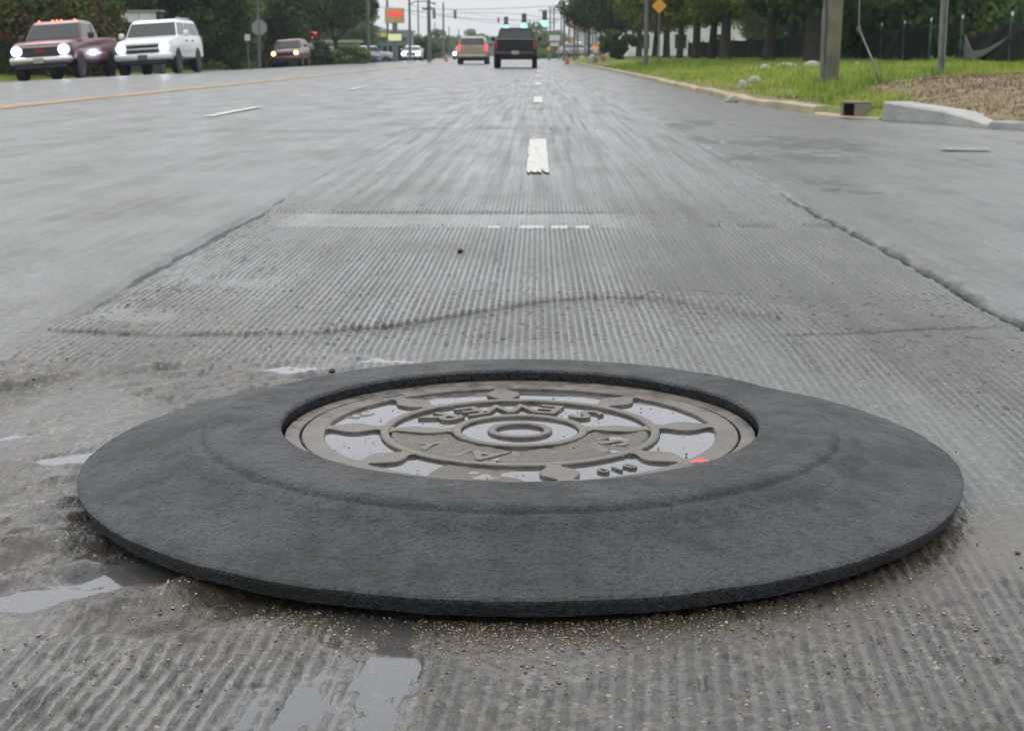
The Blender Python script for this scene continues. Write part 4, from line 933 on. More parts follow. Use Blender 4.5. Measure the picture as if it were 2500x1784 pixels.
# round orange sign, red round sign pair, white signs, orange lit sign
def disc_sign(px, pys, Y, rpx, mts, label):
    p = at(px, pys[-1], Y); zb = -.2; e_ = empty('round_sign', (p.x, Y, zb), 0, label, 'sign')
    for py, m_ in zip(pys, mts):
        q = at(px, py, Y); r_ = rpx * Y / FP; MB().lathe([(.001, -.03), (r_, -.03), (r_, .0), (.001, 0)], 20, (0, 0, q.z - zb), axis='y').build('disc', M[m_], e_)
    MB().tube([(0, .04, 0), (0, .04, at(px, pys[0], Y).z - zb)], .05, 8).build('post', M['galv'], e_)
disc_sign(1340, [119], 150, 5, ['diam'], 'small round amber sign low beside the white signs')
disc_sign(1395, [47, 59], 170, 5, ['redpl', 'redpl'], 'two round faded red signs one above the other on a far post')
sign(1340, 1368, 86, 101, 170, 'whitepl', 'store_sign', 'white store sign board right of the green signal, upper one', legs=2)
sign(1343, 1367, 104, 114, 172, 'whitepl', 'store_sign', 'greyish white lower sign board under the upper white one', legs=0)
M['orglow'] = mat('orange_lit_face', (.9, .25, .06), .4, emit=(1, .25, .06), estr=.5)
sign(1443, 1466, 112, 121, 140, 'orglow', 'orange_sign', 'bright orange rectangular sign low at the left of the right tree row', legs=2)
# orange barrel, cones
def barrel(px, py, Y, hpx, label):
    p = at(px, py, Y); h = hpx * Y / FP; zb = float(verge_z(p.x, Y)) if p.x > kerb_x(Y) else float(road_z(p.x)); e_ = empty('traffic_drum', (p.x, Y, zb), 0, label, 'drum')
    MB().lathe([(.001, h), (h * .22, h), (h * .24, h * .5), (h * .28, .08), (h * .3, .0)], 14).build('body', M['orange'], e_)
    for zz in (.3, .62): MB().lathe([(h * .262, h * zz), (h * .25, h * (zz + .12))], 14).build('band', M['whitepl'], e_)
barrel(1472, 144, 95, 19, 'faded orange road works drum at the foot of the pole before the dark bush')
def cone(px, Y, h, label):
    p = at(px, 131, Y); zb = float(verge_z(p.x, Y)) if p.x > kerb_x(Y) else float(road_z(p.x)) + .01; e_ = empty('traffic_cone', (p.x, Y, zb), 0, label, 'cone', 'orange traffic cones')
    MB().lathe([(.001, h), (h * .06, h), (h * .24, .04)], 12).build('cone_body', M['orange'], e_); MB().box((0, 0, .02), (h * .6, h * .6, .04)).build('base', M['orange'], e_)
cone(1385, 100, .6, 'orange traffic cone at the right road edge beyond the black pickup'); cone(1089, 135, .6, 'orange traffic cone left of the tan minivan')
# stop sign seen from behind
p = at(633, 68, 83); zb = float(lverge_z(p.x, 83)) - .1
ss_ = empty('stop_sign', (p.x, 83, zb), R(8), 'octagonal stop sign seen from behind, left of the small maroon car', 'sign')
r_ = .41; z = p.z - zb; pts = [(r_ * math.cos(R(22.5 + 45 * k)), r_ * math.sin(R(22.5 + 45 * k))) for k in range(8)]
MB().add([(x, 0.0, z + y) for x, y in pts] + [(x, .01, z + y) for x, y in pts], [tuple(range(8)), tuple(reversed(range(8, 16)))] + [(i, (i + 1) % 8, 8 + (i + 1) % 8, 8 + i) for i in range(8)]).build('plate', mat('bare_aluminium', (.24, .25, .24), .5), ss_)
MB().tube([(0, -.03, 0), (0, -.03, z + .3)], .04, 8).build('post', M['galv'], ss_)
upole(632, 84.5, 9, 'wooden pole right behind the stop sign', 9)
# two flagpoles with a flag
for px, lb in ((545, 'left one of the two pale flagpoles behind the white truck'), (561, 'right one of the two pale flagpoles, with the flag')):
    p = at(px, 131, 88); zb = float(lverge_z(p.x, 88)) - .05; e_ = empty('flagpole', (p.x, 88, zb), 0, lb, 'flagpole', 'pair of flagpoles')
    MB().tube([(0, 0, 0), (-.12, 0, 4), (-.25, 0, 8)], [.06, .05, .04], 8).build('pole', M['whitepl'], e_)
p = at(556, -4, 88); V = []; F = []
for i in range(9):
    for j in range(7): V.append((-.05 - .32 * i / 8 * (1 - .4 * j / 6), .06 * math.sin(i * 1.3 + j * .6), .45 - .95 * j / 6))
    if i: F += [((i - 1) * 7 + j, i * 7 + j, i * 7 + j + 1, (i - 1) * 7 + j + 1) for j in range(6)]
fl = MB().add(V, F).build('flag', mat('faded_flag_cloth', (.45, .42, .4), .8, (.45, .05, .05), 3), loc=p, smooth=180); fl.modifiers.new('thick', 'SOLIDIFY').thickness = .01; tag(fl, 'limp red and white flag at the top edge on the right flagpole', 'flag')
sign(598, 611, 84, 101, 82, 'whitepl', 'small_sign', 'small pale sign on a thin post between the flagpoles and the stop sign', legs=1, post_w=.07)
# white double panels on dark cabinets in the trees
M['darkcab'] = mat('dark_cabinet', (.03, .035, .035), .7)
def panels(px0, px1, py0, py1, Y, label, dark_h):
    a = at(px0, py1, Y); c = at(px1, py0, Y); cx = (a.x + c.x) / 2; w = c.x - a.x; h = c.z - a.z; zb = float(lverge_z(cx, Y)) - .1
    e_ = empty('kiosk', (cx, Y, zb), 0, label, 'kiosk', 'dark kiosks with white panels')
    for s in (-1, 1): MB().box((s * w * .245, -.05, a.z + h / 2 - zb), (w * .47, .05, h * .92)).build('panel', M['whitepl'], e_)
    MB().box((0, .35, (c.z - zb) / 2), (w * 1.16, .7, c.z - zb)).build('cabinet', M['darkcab'], e_)
    MB().box((0, .3, c.z - zb + .03), (w * 1.25, .95, .06)).build('roof', M['signframe'], e_)
panels(296, 383, 29, 56, 70, 'dark kiosk with two white panels in the trees behind the white truck', .5)
panels(690, 738, 64, 86, 108, 'dark kiosk with two pale panels behind the small maroon car', .5)
sign(664, 680, 88, 106, 105, 'redpl', 'red_banner', 'red banner left of the far kiosk behind the small maroon car', 'banner', legs=1)
sign(672, 682, 80, 91, 104, 'yelpl', 'yellow_banner', 'small yellow banner over the red one behind the small maroon car', 'banner', legs=1)
M['neon'] = mat('lit_red_face', (.9, .05, .08), .4, emit=(1, .1, .14), estr=.7)
sign(757, 775, 78, 95, 110, 'neon', 'lit_red_sign', 'bright red lit sign right above the roof of the small maroon car', 'sign', legs=1)
sign(704, 720, 90, 98, 106, 'redpl', 'red_banner', 'left low red banner under the far kiosk', 'banner', legs=1); sign(735, 752, 86, 98, 112, 'redpl', 'red_banner', 'dull red banner between the far kiosk and the lit red sign', 'banner', legs=1)

# ------------------------------------------------------------------ buildings
def building(name, x0, x1, y0, y1, z0, h, wall, roof, label, windows=(), fascia=None, ov=.3):
    e_ = empty(name, ((x0 + x1) / 2, y0, z0), 0, label, 'building'); w = x1 - x0; d = y1 - y0
    MB().box((0, d / 2, h / 2), (w, d, h)).build('wall', wall, e_)
    MB().box((0, d / 2, h + .12), (w + 2 * ov, d + 2 * ov, .24)).build('roof', roof, e_)
    if fascia: MB().box((0, -.08, h - .2), (w + .1, .12, .36)).build('fascia', fascia, e_)
    for (wx, wz, ww, wh) in windows:
        f_ = MB().box((wx, -.03, wz), (ww + .14, .06, wh + .14)).build('window', M['whitepl'], e_); MB().box((wx, -.07, wz), (ww, .02, wh)).build('pane', M['glass'], f_)
    return e_
brick = bpy.data.materials.new('red_brick'); brick.use_nodes = True; t = brick.node_tree; b = t.nodes['Principled BSDF']; bt = N(t, 'TexBrick'); g_ = N(t, 'TexCoord')
mp = N(t, 'Mapping'); mp.inputs['Rotation'].default_value = (R(90), 0, 0); t.links.new(g_.outputs['Object'], mp.inputs['Vector']); t.links.new(mp.outputs[0], bt.inputs['Vector'])
bt.inputs['Color1'].default_value = (.16, .05, .04, 1); bt.inputs['Color2'].default_value = (.11, .035, .03, 1); bt.inputs['Mortar'].default_value = (.2, .17, .15, 1); bt.inputs['Scale'].default_value = 5
t.links.new(bt.outputs[0], b.inputs['Base Color']); b.inputs['Roughness'].default_value = .85; M['brick'] = brick
building('brick_building', -38, at(278, 10, 84).x, 84, 96, -.1, 3.55, M['brick'], mat('dark_red_roof', (.12, .04, .035), .8), 'red brick building with a pale fascia behind the trees above the maroon pickup', [(-6, 1.6, 1.4, 1.2), (-2, 1.6, 1.4, 1.2), (2, 1.6, 1.4, 1.2), (5, 1.6, 1.4, 1.2)], M['whitepl'])
building('white_building', at(488, 100, 120).x - 1, at(545, 100, 120).x, 120, 126, -.2, 2.0, M['whitepl'], M['signframe'], 'low white building beyond the grass, right of the white truck', [(-.4, 1.1, .5, .6)])
M['siding'] = mat('white_siding', (.66, .66, .62), .6, (.55, .56, .54), 1.5)
x0 = at(1532, 100, 150).x; x1 = at(1880, 100, 150).x
building('white_building', x0, x1, 150, 175, .2, 3.3, M['siding'], M['signframe'], 'long white building seen between the trunks of the right tree row', [(-w_, 1.6, 1.1, 1.3) for w_ in (5.2, 1.7, -2.2, -5.4)])
building('grey_building', at(1410, 80, 230).x, at(1482, 80, 230).x + 3, 230, 250, 0, 4.1, mat('grey_render', (.32, .33, .34), .7, (.4, .4, .41), 1), M['redpl'], 'grey distant store building behind the thick pole', [(-2, 1.5, 1.2, 1.1), (0, 1.5, 1.2, 1.1), (2, 1.5, 1.2, 1.1)])
building('teal_building', at(790, 100, 150).x, at(868, 100, 150).x, 150, 160, -.2, 1.9, M['teal'], M['signframe'], 'low pale teal building behind the parked silver cars at the left', [(-.8, 1.1, .8, .6), (.8, 1.1, .8, .6)])
building('brown_building', at(1150, 100, 420).x, at(1245, 100, 420).x, 420, 440, 0, 3.6, mat('brown_wall', (.16, .14, .09), .8), M['signframe'], 'far low brown building between the tan minivan and the black pickup', [(-2, 1.8, 1.4, 1.2), (2, 1.8, 1.4, 1.2)])

# ------------------------------------------------------------------ trees
def leafmat(name, cols, trans=.15):
    m = bpy.data.materials.new(name); m.use_nodes = True; t = m.node_tree; b = t.nodes['Principled BSDF']; b.inputs['Roughness'].default_value = .8; b.inputs['Specular IOR Level'].default_value = .1
    a_ = N(t, 'Attribute'); a_.attribute_name = 'tone'; cr = N(t, 'ValToRGB'); cr.color_ramp.interpolation = 'LINEAR'; e = cr.color_ramp.elements
    e[0].color = (*cols[0], 1); e[1].color = (*cols[-1], 1)
    for i, c_ in enumerate(cols[1:-1]): q = cr.color_ramp.elements.new((i + 1) / (len(cols) - 1)); q.color = (*c_, 1)
    oi = N(t, 'ObjectInfo'); hs = N(t, 'HueSaturation'); t.links.new(mrange(t, oi.outputs['Random'], 0, 1, .8, 1.2), hs.inputs['Value'])
    t.links.new(a_.outputs['Fac'], cr.inputs[0]); t.links.new(cr.outputs[0], hs.inputs['Color']); t.links.new(hs.outputs[0], b.inputs['Base Color']); return m
M['leaf_dark'] = leafmat('dark_leaves', [(.008, .024, .007), (.020, .052, .011), (.045, .095, .018), (.08, .13, .026)])
M['leaf_mid'] = leafmat('green_leaves', [(.04, .09, .025), (.07, .14, .035), (.11, .18, .045), (.17, .21, .06)])
M['leaf_olive'] = leafmat('olive_leaves', [(.045, .08, .012), (.08, .125, .018), (.14, .18, .025), (.26, .22, .04)])
M['leaf_red'] = leafmat('leaves_with_red_blossom', [(.02, .045, .012), (.035, .065, .016), (.055, .08, .02), (.07, .07, .02), (.20, .03, .03)])
def crown_mesh(name, rx, ry, rz, clumps, per, leaf, seed, red=0.0, flat=.0, squash=.75):
    r_ = np.random.default_rng(seed)
    u = r_.normal(size=(clumps, 3)); u /= np.linalg.norm(u, axis=1)[:, None]; rad = .35 + .65 * r_.random(clumps) ** .5
    cc = u * rad[:, None] * np.array([rx, ry, rz]) * .86
    cr_ = (.16 + .14 * r_.random(clumps)) * (rx + rz) / 1.6
    n_ = clumps * per; ci = np.repeat(np.arange(clumps), per)
    v = r_.normal(size=(n_, 3)); v /= np.linalg.norm(v, axis=1)[:, None]; q = (.45 + .62 * r_.random(n_) ** .6)
    P = cc[ci] + v * (q * cr_[ci])[:, None] * np.array([1, 1, squash])
    # leaf quad frames: facing roughly outward
    nrm = v + .7 * r_.normal(size=(n_, 3)); nrm /= np.linalg.norm(nrm, axis=1)[:, None]
    t1 = np.cross(nrm, r_.normal(size=(n_, 3))); t1 /= np.linalg.norm(t1, axis=1)[:, None]; t2 = np.cross(nrm, t1)
    s = leaf * (.6 + .8 * r_.random(n_)); a = t1 * s[:, None] * .5; b_ = t2 * s[:, None] * .32
    V = np.stack([P - a, P + b_, P + a, P - b_], 1).reshape(-1, 3)
    me = raw_mesh(name, V, np.arange(n_ * 4).reshape(-1, 4))
    tone = np.clip(.15 + .55 * r_.random(clumps)[ci] + .25 * r_.random(n_), 0, .78); 
    if red: tone = np.where(r_.random(n_) < red * (r_.random(clumps)[ci] > .4), .8 + .2 * r_.random(n_), tone)
    at_ = me.attributes.new('tone', 'FLOAT', 'POINT'); at_.data.foreach_set('value', np.repeat(tone, 4).astype(np.float32)); return me
CM = {}
for i in range(3): CM['oak%d' % i] = crown_mesh('oak_crown', 4.6, 4.6, 3.2, 60, 330, .30, 10 + i)
for i in range(2): CM['myrtle%d' % i] = crown_mesh('myrtle_crown', 2.6, 2.4, 2.4, 46, 330, .17, 20 + i, red=.15)
for i in range(2): CM['row%d' % i] = crown_mesh('row_crown', 4.6, 4.2, 2.5, 64, 330, .24, 30 + i, red=.10)
for i in range(2): CM['far%d' % i] = crown_mesh('far_crown', 5, 4, 4, 40, 140, .6, 40 + i)
for i in range(2): CM['bush%d' % i] = crown_mesh('bush_crown', 1.3, 1.3, 1.1, 26, 260, .13, 50 + i)
for i in range(1): CM['cone%d' % i] = crown_mesh('cypress_crown', 1.5, 1.5, 3.6, 36, 300, .2, 60 + i)
def trunk_mesh(name, r, h, limbs, spread, seed, lean=0):
    r_ = random.Random(seed); mb = MB()
    mb.tube([(0, 0, -.2), (0, 0, .15), (lean * .4, 0, h * .5), (lean, 0, h)], [r * 1.45, r * 1.05, r * .88, r * .75], 10)
    for k in range(limbs):
        a = 2 * math.pi * k / limbs + r_.random(); s_ = spread * (.7 + .5 * r_.random())
        p0 = (lean, 0, h - .1); p1 = (lean + .35 * s_ * math.cos(a), .35 * s_ * math.sin(a), h + .35 * s_); p2 = (lean + s_ * math.cos(a), s_ * math.sin(a), h + .75 * s_)
        mb.tube([p0, p1, p2], [r * .5, r * .36, r * .12], 7)
    return mb.mesh(name, 60)
TM = {'t0': trunk_mesh('trunk', .26, 2.4, 5, 2.8, 1), 't1': trunk_mesh('trunk', .22, 2.2, 6, 3.0, 2, .15), 't2': trunk_mesh('trunk', .10, 1.2, 5, 1.6, 3)}
def tree(x, y, crown, trunk, cz, label, material, scale=1.0, rz=None, name='tree', group='trees', zb=None, sz=1.0, cat='tree'):
    z = zb if zb is not None else float(verge_z(x, y) if x > 0 else lverge_z(x, y))
    e_ = empty(name, (x, y, z), 0, label, cat, group)
    if trunk: link('trunk', TM[trunk], M['bark'], e_).scale = (scale, scale, scale)
    me = CM[crown]
    key = (crown, material)
    if key not in CM: m2 = me.copy(); m2.materials.clear(); m2.materials.append(M[material]); CM[key] = m2
    c = link('crown', CM[key], None, e_); c.location = (0, 0, cz); c.scale = (scale, scale, scale * sz); c.rotation_euler = (0, 0, rz if rz is not None else random.random() * 6.28)
    return e_
# right-hand row: regular trees parallel to the road
row = [(1985, 50), (1877, 60), (1771, 73), (1737, 82), (1700, 91), (1659, 101), (1627, 110), (1598, 121), (1560, 134)]
nm = ['first', 'second', 'third', 'fourth', 'fifth', 'sixth', 'seventh', 'eighth', 'ninth']
for i, (px, Y) in enumerate(row):
    x = at(px, 131, Y).x; w_ = i % 2
    tree(x, Y, 'row%d' % w_, 't%d' % w_, 4.35 + .1 * (i % 3), '%s tree of the right roadside row, counted from the near end' % nm[i], 'leaf_olive' if i > 1 else 'leaf_dark', 1.0 if i else 1.1, group='row of roadside trees', name='roadside_tree')
tree(at(1505, 131, 96).x, 96, 'bush0', None, 1.0, 'dark rounded bush at the near left end of the tree row', 'leaf_dark', 1.0, name='bush', cat='bush', group=None)
tree(at(1500, 131, 112).x, 112, 'row0', 't0', 4.0, 'tree over the dark rounded bush at the left end of the row', 'leaf_dark', .95, name='roadside_tree', group='row of roadside trees')
# woods behind the fence
k = 0
for (px, Y, cr_, cz_, mt, s_) in ((2180, 62, 'oak0', 3.0, 'leaf_dark', 1.0), (2110, 75, 'oak1', 4.2, 'leaf_mid', .9), (2030, 95, 'oak2', 3.4, 'leaf_mid', .9), (1960, 110, 'oak0', 3.2, 'leaf_mid', .9), (2290, 85, 'oak1', 4.6, 'leaf_dark', 1.0), (2400, 90, 'oak2', 3.0, 'leaf_mid', 1.0),
                              (2480, 105, 'oak0', 3.6, 'leaf_mid', 1.0), (2360, 66, 'oak1', 4.8, 'leaf_mid', .8), (2560, 80, 'oak2', 3.6, 'leaf_mid', 1.0), (1900, 130, 'oak1', 3.6, 'leaf_mid', 1.0), (2200, 120, 'oak2', 3.6, 'leaf_mid', 1.2), (2330, 135, 'oak0', 3.8, 'leaf_mid', 1.2), (2090, 130, 'oak1', 3.5, 'leaf_mid', 1.1), (1940, 82, 'oak2', 4.6, 'leaf_dark', .8)):
    k += 1
    tree(at(px, 131, Y).x, Y, cr_, 't0', cz_, 'leafy tree behind the dark fabric fence at the right, ' + ['dark one beside the large pole', 'right of the large pole', 'just left of the large pole', 'second left of the large pole', 'behind the steel post', 'right of the steel post', 'near the right picture edge', 'small one before the sagging fabric', 'cut by the right picture edge', 'behind the second roadside tree', 'far one behind the dark tree', 'far one behind the steel post', 'far one behind the large pole', 'between the first two roadside trees'][k - 1], mt, s_, group='trees behind the fence')
# left woods
lw = [(40, 58, 'myrtle0', 't2', 2.0, 'leaf_red', 1.0, 'red blossoming shrub tree above the hood of the maroon pickup'), (130, 60, 'myrtle1', 't2', 1.9, 'leaf_red', 1.0, 'red blossoming shrub tree behind the cab of the maroon pickup'), (215, 62, 'myrtle0', 't2', 1.8, 'leaf_red', .85, 'red blossoming shrub tree between the maroon pickup and the white truck'), (-30, 66, 'myrtle1', 't2', 2.2, 'leaf_red', 1.1, 'red blossoming shrub tree cut by the left picture edge'),
      (60, 72, 'oak0', 't0', 4.6, 'leaf_dark', .75, 'dark tree behind the blossoming shrub trees at the far left'), (290, 78, 'oak1', 't0', 4.9, 'leaf_dark', .8, 'dark tree above the kiosk behind the white truck'), (250, 74, 'bush1', None, .9, 'leaf_mid', 1.4, 'green bush between the two oncoming trucks'),
      (395, 84, 'oak2', 't0', 3.4, 'leaf_dark', 1.0, 'very dark tree behind the roof of the white truck'), (470, 92, 'oak0', 't0', 3.2, 'leaf_dark', 1.0, 'very dark tree right of the white truck'), (590, 100, 'oak1', 't0', 3.6, 'leaf_dark', 1.05, 'dark tree behind the stop sign'),
      (660, 116, 'oak2', 't0', 5.0, 'leaf_dark', 1.0, 'dark tree over the red banners'), (720, 120, 'oak0', 't0', 5.2, 'leaf_dark', 1.0, 'dark tree over the far kiosk'), (775, 122, 'oak1', 't0', 5.0, 'leaf_dark', .95, 'dark tree right of the far kiosk'), (820, 128, 'oak2', 't0', 5.4, 'leaf_dark', .8, 'tree with a ragged right edge against the sky'),
      (850, 155, 'oak0', 't0', 3.4, 'leaf_mid', .75, 'lower green tree under the ragged tree at the sky gap'), (575, 88, 'cone0', None, 2.2, 'leaf_mid', .9, 'upright green cypress right of the flagpoles'), (340, 110, 'oak1', 't0', 3.0, 'leaf_dark', 1.2, 'far dark tree behind the white truck'), (180, 105, 'oak2', 't0', 4.6, 'leaf_dark', 1.3, 'far dark tree behind the brick building'),
      (862, 105, 'bush0', None, .8, 'leaf_mid', .95, 'green roadside bush left of the parked cars at the pole pair'), (826, 108, 'bush1', None, .5, 'leaf_mid', .7, 'small green bush beside the taller roadside bush'), (300, 95, 'bush0', None, 1.0, 'leaf_dark', 1.8, 'dark bush behind the mirror of the white truck'), (480, 110, 'bush1', None, .4, 'leaf_mid', 1.6, 'low bush before the low white building'), (660, 98, 'bush0', None, .6, 'leaf_dark', 1.3, 'dark bush behind the small maroon car, left side'), (770, 104, 'bush1', None, .8, 'leaf_dark', 1.0, 'dark bush under the lit red sign'),
      (10, 95, 'oak1', 't0', 4.0, 'leaf_dark', 1.2, 'dark tree rising at the top left corner'), (540, 130, 'oak0', 't0', 4.4, 'leaf_dark', 1.3, 'far dark tree behind the flagpoles')]
for (px, Y, cr_, tk, cz_, mt, s_, lb) in lw:
    nme = 'bush' if 'bush' in cr_ else ('cypress' if 'cone' in cr_ else ('blossoming_tree' if 'myrtle' in cr_ else 'tree'))
    tree(at(px, 131, Y).x, Y, cr_, tk, cz_, lb, mt, s_, name=nme, cat='bush' if nme == 'bush' else 'tree', group='trees left of the road')
# distance
fr_ = [(1010, 175, 'bush0', .9, 2.1, 'leaf_dark', 'rounded dark tree behind the white oncoming car'), (930, 210, 'far0', 2.0, .5, 'leaf_mid', 'tree behind the teal store'), (985, 230, 'far1', 1.6, .5, 'leaf_mid', 'tree behind the pale yellow sign'), (1060, 260, 'far0', 2.2, .6, 'leaf_mid', 'tree behind the thick left pole'),
       (1105, 420, 'far1', 3.0, .7, 'leaf_mid', 'far tree left of the tan minivan'), (1140, 430, 'far0', 3.6, .9, 'leaf_mid', 'largest far tree above the tan minivan'), (1168, 440, 'far1', 3.2, .9, 'leaf_mid', 'far tree above the right side of the tan minivan'), (1205, 470, 'far0', 2.2, .7, 'leaf_mid', 'far tree between the minivan and the pickup'),
       (1245, 420, 'far1', 3.0, .6, 'leaf_mid', 'far tree behind the roof of the black pickup'), (1300, 300, 'far0', 3.6, .7, 'leaf_mid', 'tree behind the right green signal'), (1330, 280, 'far1', 2.4, .6, 'leaf_mid', 'tree right of the black pickup'), (1365, 330, 'far0', 2.6, .7, 'leaf_mid', 'tree behind the white sign boards'),
       (1400, 340, 'far1', 2.0, .7, 'leaf_mid', 'tree behind the small yellow diamond'), (1325, 230, 'bush1', .8, 2.2, 'leaf_mid', 'green bush right of the black pickup'), (1300, 200, 'bush0', .5, 1.5, 'leaf_mid', 'low bush beside the right mirror of the pickup'), (880, 240, 'far1', 3, .8, 'leaf_mid', 'tree in the gap right of the ragged tree'), (1475, 300, 'far0', 3, .8, 'leaf_mid', 'tree behind the grey store building')]
for (px, Y, cr_, cz_, s_, mt, lb) in fr_:
    tree(at(px, 131, Y).x, Y, cr_, None if 'bush' in cr_ else 't1', cz_, lb, mt, s_, name='bush' if 'bush' in cr_ else 'distant_tree', cat='tree', group='distant trees', zb=0.0)
# far wood line closing the horizon
r_ = np.random.default_rng(5); V = []; n_ = 26000
x = r_.uniform(-330, 330, n_); y = 560 + 60 * r_.random(n_); hh = 3.2 + 4.0 * N1(x / 16, 0 * x + 2) + 1.5 * N2(x / 4, 0 * x); z = r_.random(n_) ** .8 * hh
P = np.stack([x, y, z], -1); nrm = r_.normal(size=(n_, 3)); t1 = np.cross(nrm, r_.normal(size=(n_, 3))); t1 /= np.linalg.norm(t1, axis=1)[:, None]; t2 = np.cross(nrm, t1); t2 /= np.linalg.norm(t2, axis=1)[:, None]
V = np.stack([P - t1 * .9, P + t2 * .8, P + t1 * .9, P - t2 * .8], 1).reshape(-1, 3); me = raw_mesh('far_wood', V, np.arange(n_ * 4).reshape(-1, 4))
at_ = me.attributes.new('tone', 'FLOAT', 'POINT'); at_.data.foreach_set('value', np.repeat(r_.random(n_), 4).astype(np.float32))
tag(link('far_wood', me, M['leaf_mid']), 'far hazy wood line where the road ends', 'wood', kind='stuff')

# ------------------------------------------------------------------ fabric fence on the right
M['fabric'] = mat('black_fence_fabric', (.008, .008, .008), .9, (.018, .017, .015), 4, spec=.1)
M['greenpost'] = mat('green_fence_post', (.02, .07, .06), .6)
def fpos(px, Y): p = at(px, 131, Y); return p.x, Y, float(verge_z(p.x, Y))
FP_ = [(2560, 38.5), (2465, 41), (2345, 44.5), (2269, 48), (2205, 52), (2150, 56), (2100, 60), (2052, 64), (2005, 69), (1960, 74), (1915, 80), (1870, 86), (1830, 92), (1790, 98), (1752, 104), (1715, 110), (1680, 116)]
fn = empty('fabric_fence', fpos(*FP_[0]), 0, 'long sagging black fabric fence on green posts behind the right bank', 'fence'); o0 = Vector(fpos(*FP_[0]))
for i, (px, Y) in enumerate(FP_):
    p = Vector(fpos(px, Y)) - o0; MB().box((p.x, p.y, .67), (.06, .06, 1.34)).build('post', M['greenpost'], fn)
    MB().box((p.x, p.y - .035, 1.3), (.05, .02, .10)).build('cap', M['whitepl'], fn)
for i in range(len(FP_) - 1):
    if i == 2: continue                                             # gap between two posts
    a = Vector(fpos(*FP_[i])) - o0; c = Vector(fpos(*FP_[i + 1])) - o0; V = []; F = []; nu, nv = 14, 8
    for u in range(nu + 1):
        t_ = u / nu; q = a.lerp(c, t_); top = 1.12 - (.20 if i < 2 else .07) * 4 * t_ * (1 - t_) - (.34 * t_ ** 2 if i == 1 else 0)
        bot = .06 + (0.0 if i != 1 else .10 * t_)
        for v_ in range(nv + 1):
            w_ = v_ / nv; V.append((q.x + .03 * math.sin(w_ * 9 + t_ * 14), q.y - .04 + .06 * math.sin(w_ * 6 + u * .9 + i), bot + (top - bot) * w_ + .012 * math.sin(u * 1.7)))
        if u: b_ = (u - 1) * (nv + 1); F += [(b_ + j, b_ + j + 1, b_ + nv + 2 + j, b_ + nv + 1 + j) for j in range(nv)]
    pn = MB().add(V, F).build('fabric_panel', M['fabric'], fn, smooth=180); pn.modifiers.new('thick', 'SOLIDIFY').thickness = .006
# loose pale sheet hanging from the fence
V = []; F = []; a = Vector(fpos(2350, 44.2)) - o0; c = Vector(fpos(2462, 41.0)) - o0
for u in range(15):
    t_ = u / 14; q = a.lerp(c, t_); lo = .06 + .72 * t_ ** 1.8; hi = lo + .30 * (1 - t_) ** 1.2 + .03 + .45 * max(0, 1 - t_ * 5)
    for v_ in range(5): V.append((q.x, q.y - .14 + .03 * math.sin(u + v_), lo + (hi - lo) * v_ / 4))
    if u: b_ = (u - 1) * 5; F += [(b_ + j, b_ + j + 1, b_ + 6 + j, b_ + 5 + j) for j in range(4)]
pn = MB().add(V, F).build('loose_sheet', mat('pale_netting', (.085, .09, .088), .8), fn, smooth=180); pn.modifiers.new('thick', 'SOLIDIFY').thickness = .006

# ------------------------------------------------------------------ vehicles
def wheel_at(e_, x, y, r, side, w=.24):
    s = 1 if side > 0 else -1
    wh = MB().lathe([(r * .60, -w / 2), (r * .92, -w / 2), (r, -w * .32), (r, w * .32), (r * .92, w / 2), (r * .60, w / 2)], 24, axis='x').build('wheel', M['tyre'], e_, (x, y, r), smooth=40)
    MB().lathe([(.001, s * w * .36), (r * .16, s * w * .40), (r * .22, s * w * .30), (r * .52, s * w * .34), (r * .61, s * w * .49), (r * .62, s * w * .2), (.001, s * w * .1)], 24, axis='x').build('rim', M['rim'], wh, smooth=40)
def section_loft(secs, name, material, e_, smooth=35):
    """secs: list of (y, hw, z0, z1, r) rounded-box sections, y grows to the rear"""
    V = []; F = []
    for (y, hw, z0, z1, r) in secs:
        r = min(r, (z1 - z0) * .45); tum = .03
        pts = [(hw * .9, z0), (hw, z0 + r), (hw * 1.0, (z0 * .45 + z1 * .55)), (hw - tum, z1 - r), (hw - tum - r * .3, z1 - r * .3), (hw - tum - r, z1), (0, z1 + .02)]
        full = pts + [(-x, z) for x, z in reversed(pts[:-1])]
        V += [(x, y, z) for x, z in full]
    n_ = 13
    for i in range(len(secs) - 1):
        for j in range(n_): F.append((i * n_ + j, i * n_ + (j + 1) % n_, (i + 1) * n_ + (j + 1) % n_, (i + 1) * n_ + j))
    F.append(tuple(range(n_))); F.append(tuple(reversed(range((len(secs) - 1) * n_, len(secs) * n_))))
    return MB().add(V, F).build(name, material, e_, smooth=smooth)
def quadp(name, pts, material, e_, off, inset=.06):
    c = sum((Vector(p) for p in pts), Vector()) / len(pts); P = [Vector(p) for p in pts]
    P = [p + (c - p) * inset for p in P]; off = Vector(off)
    n_ = len(P); V = [p + off * 1.0 for p in P] + [p - off * 1.5 for p in P]
    return MB().add(V, [tuple(range(n_)), tuple(reversed(range(n_, 2 * n_)))] + [(i, (i + 1) % n_, n_ + (i + 1) % n_, n_ + i) for i in range(n_)]).build(name, material, e_)
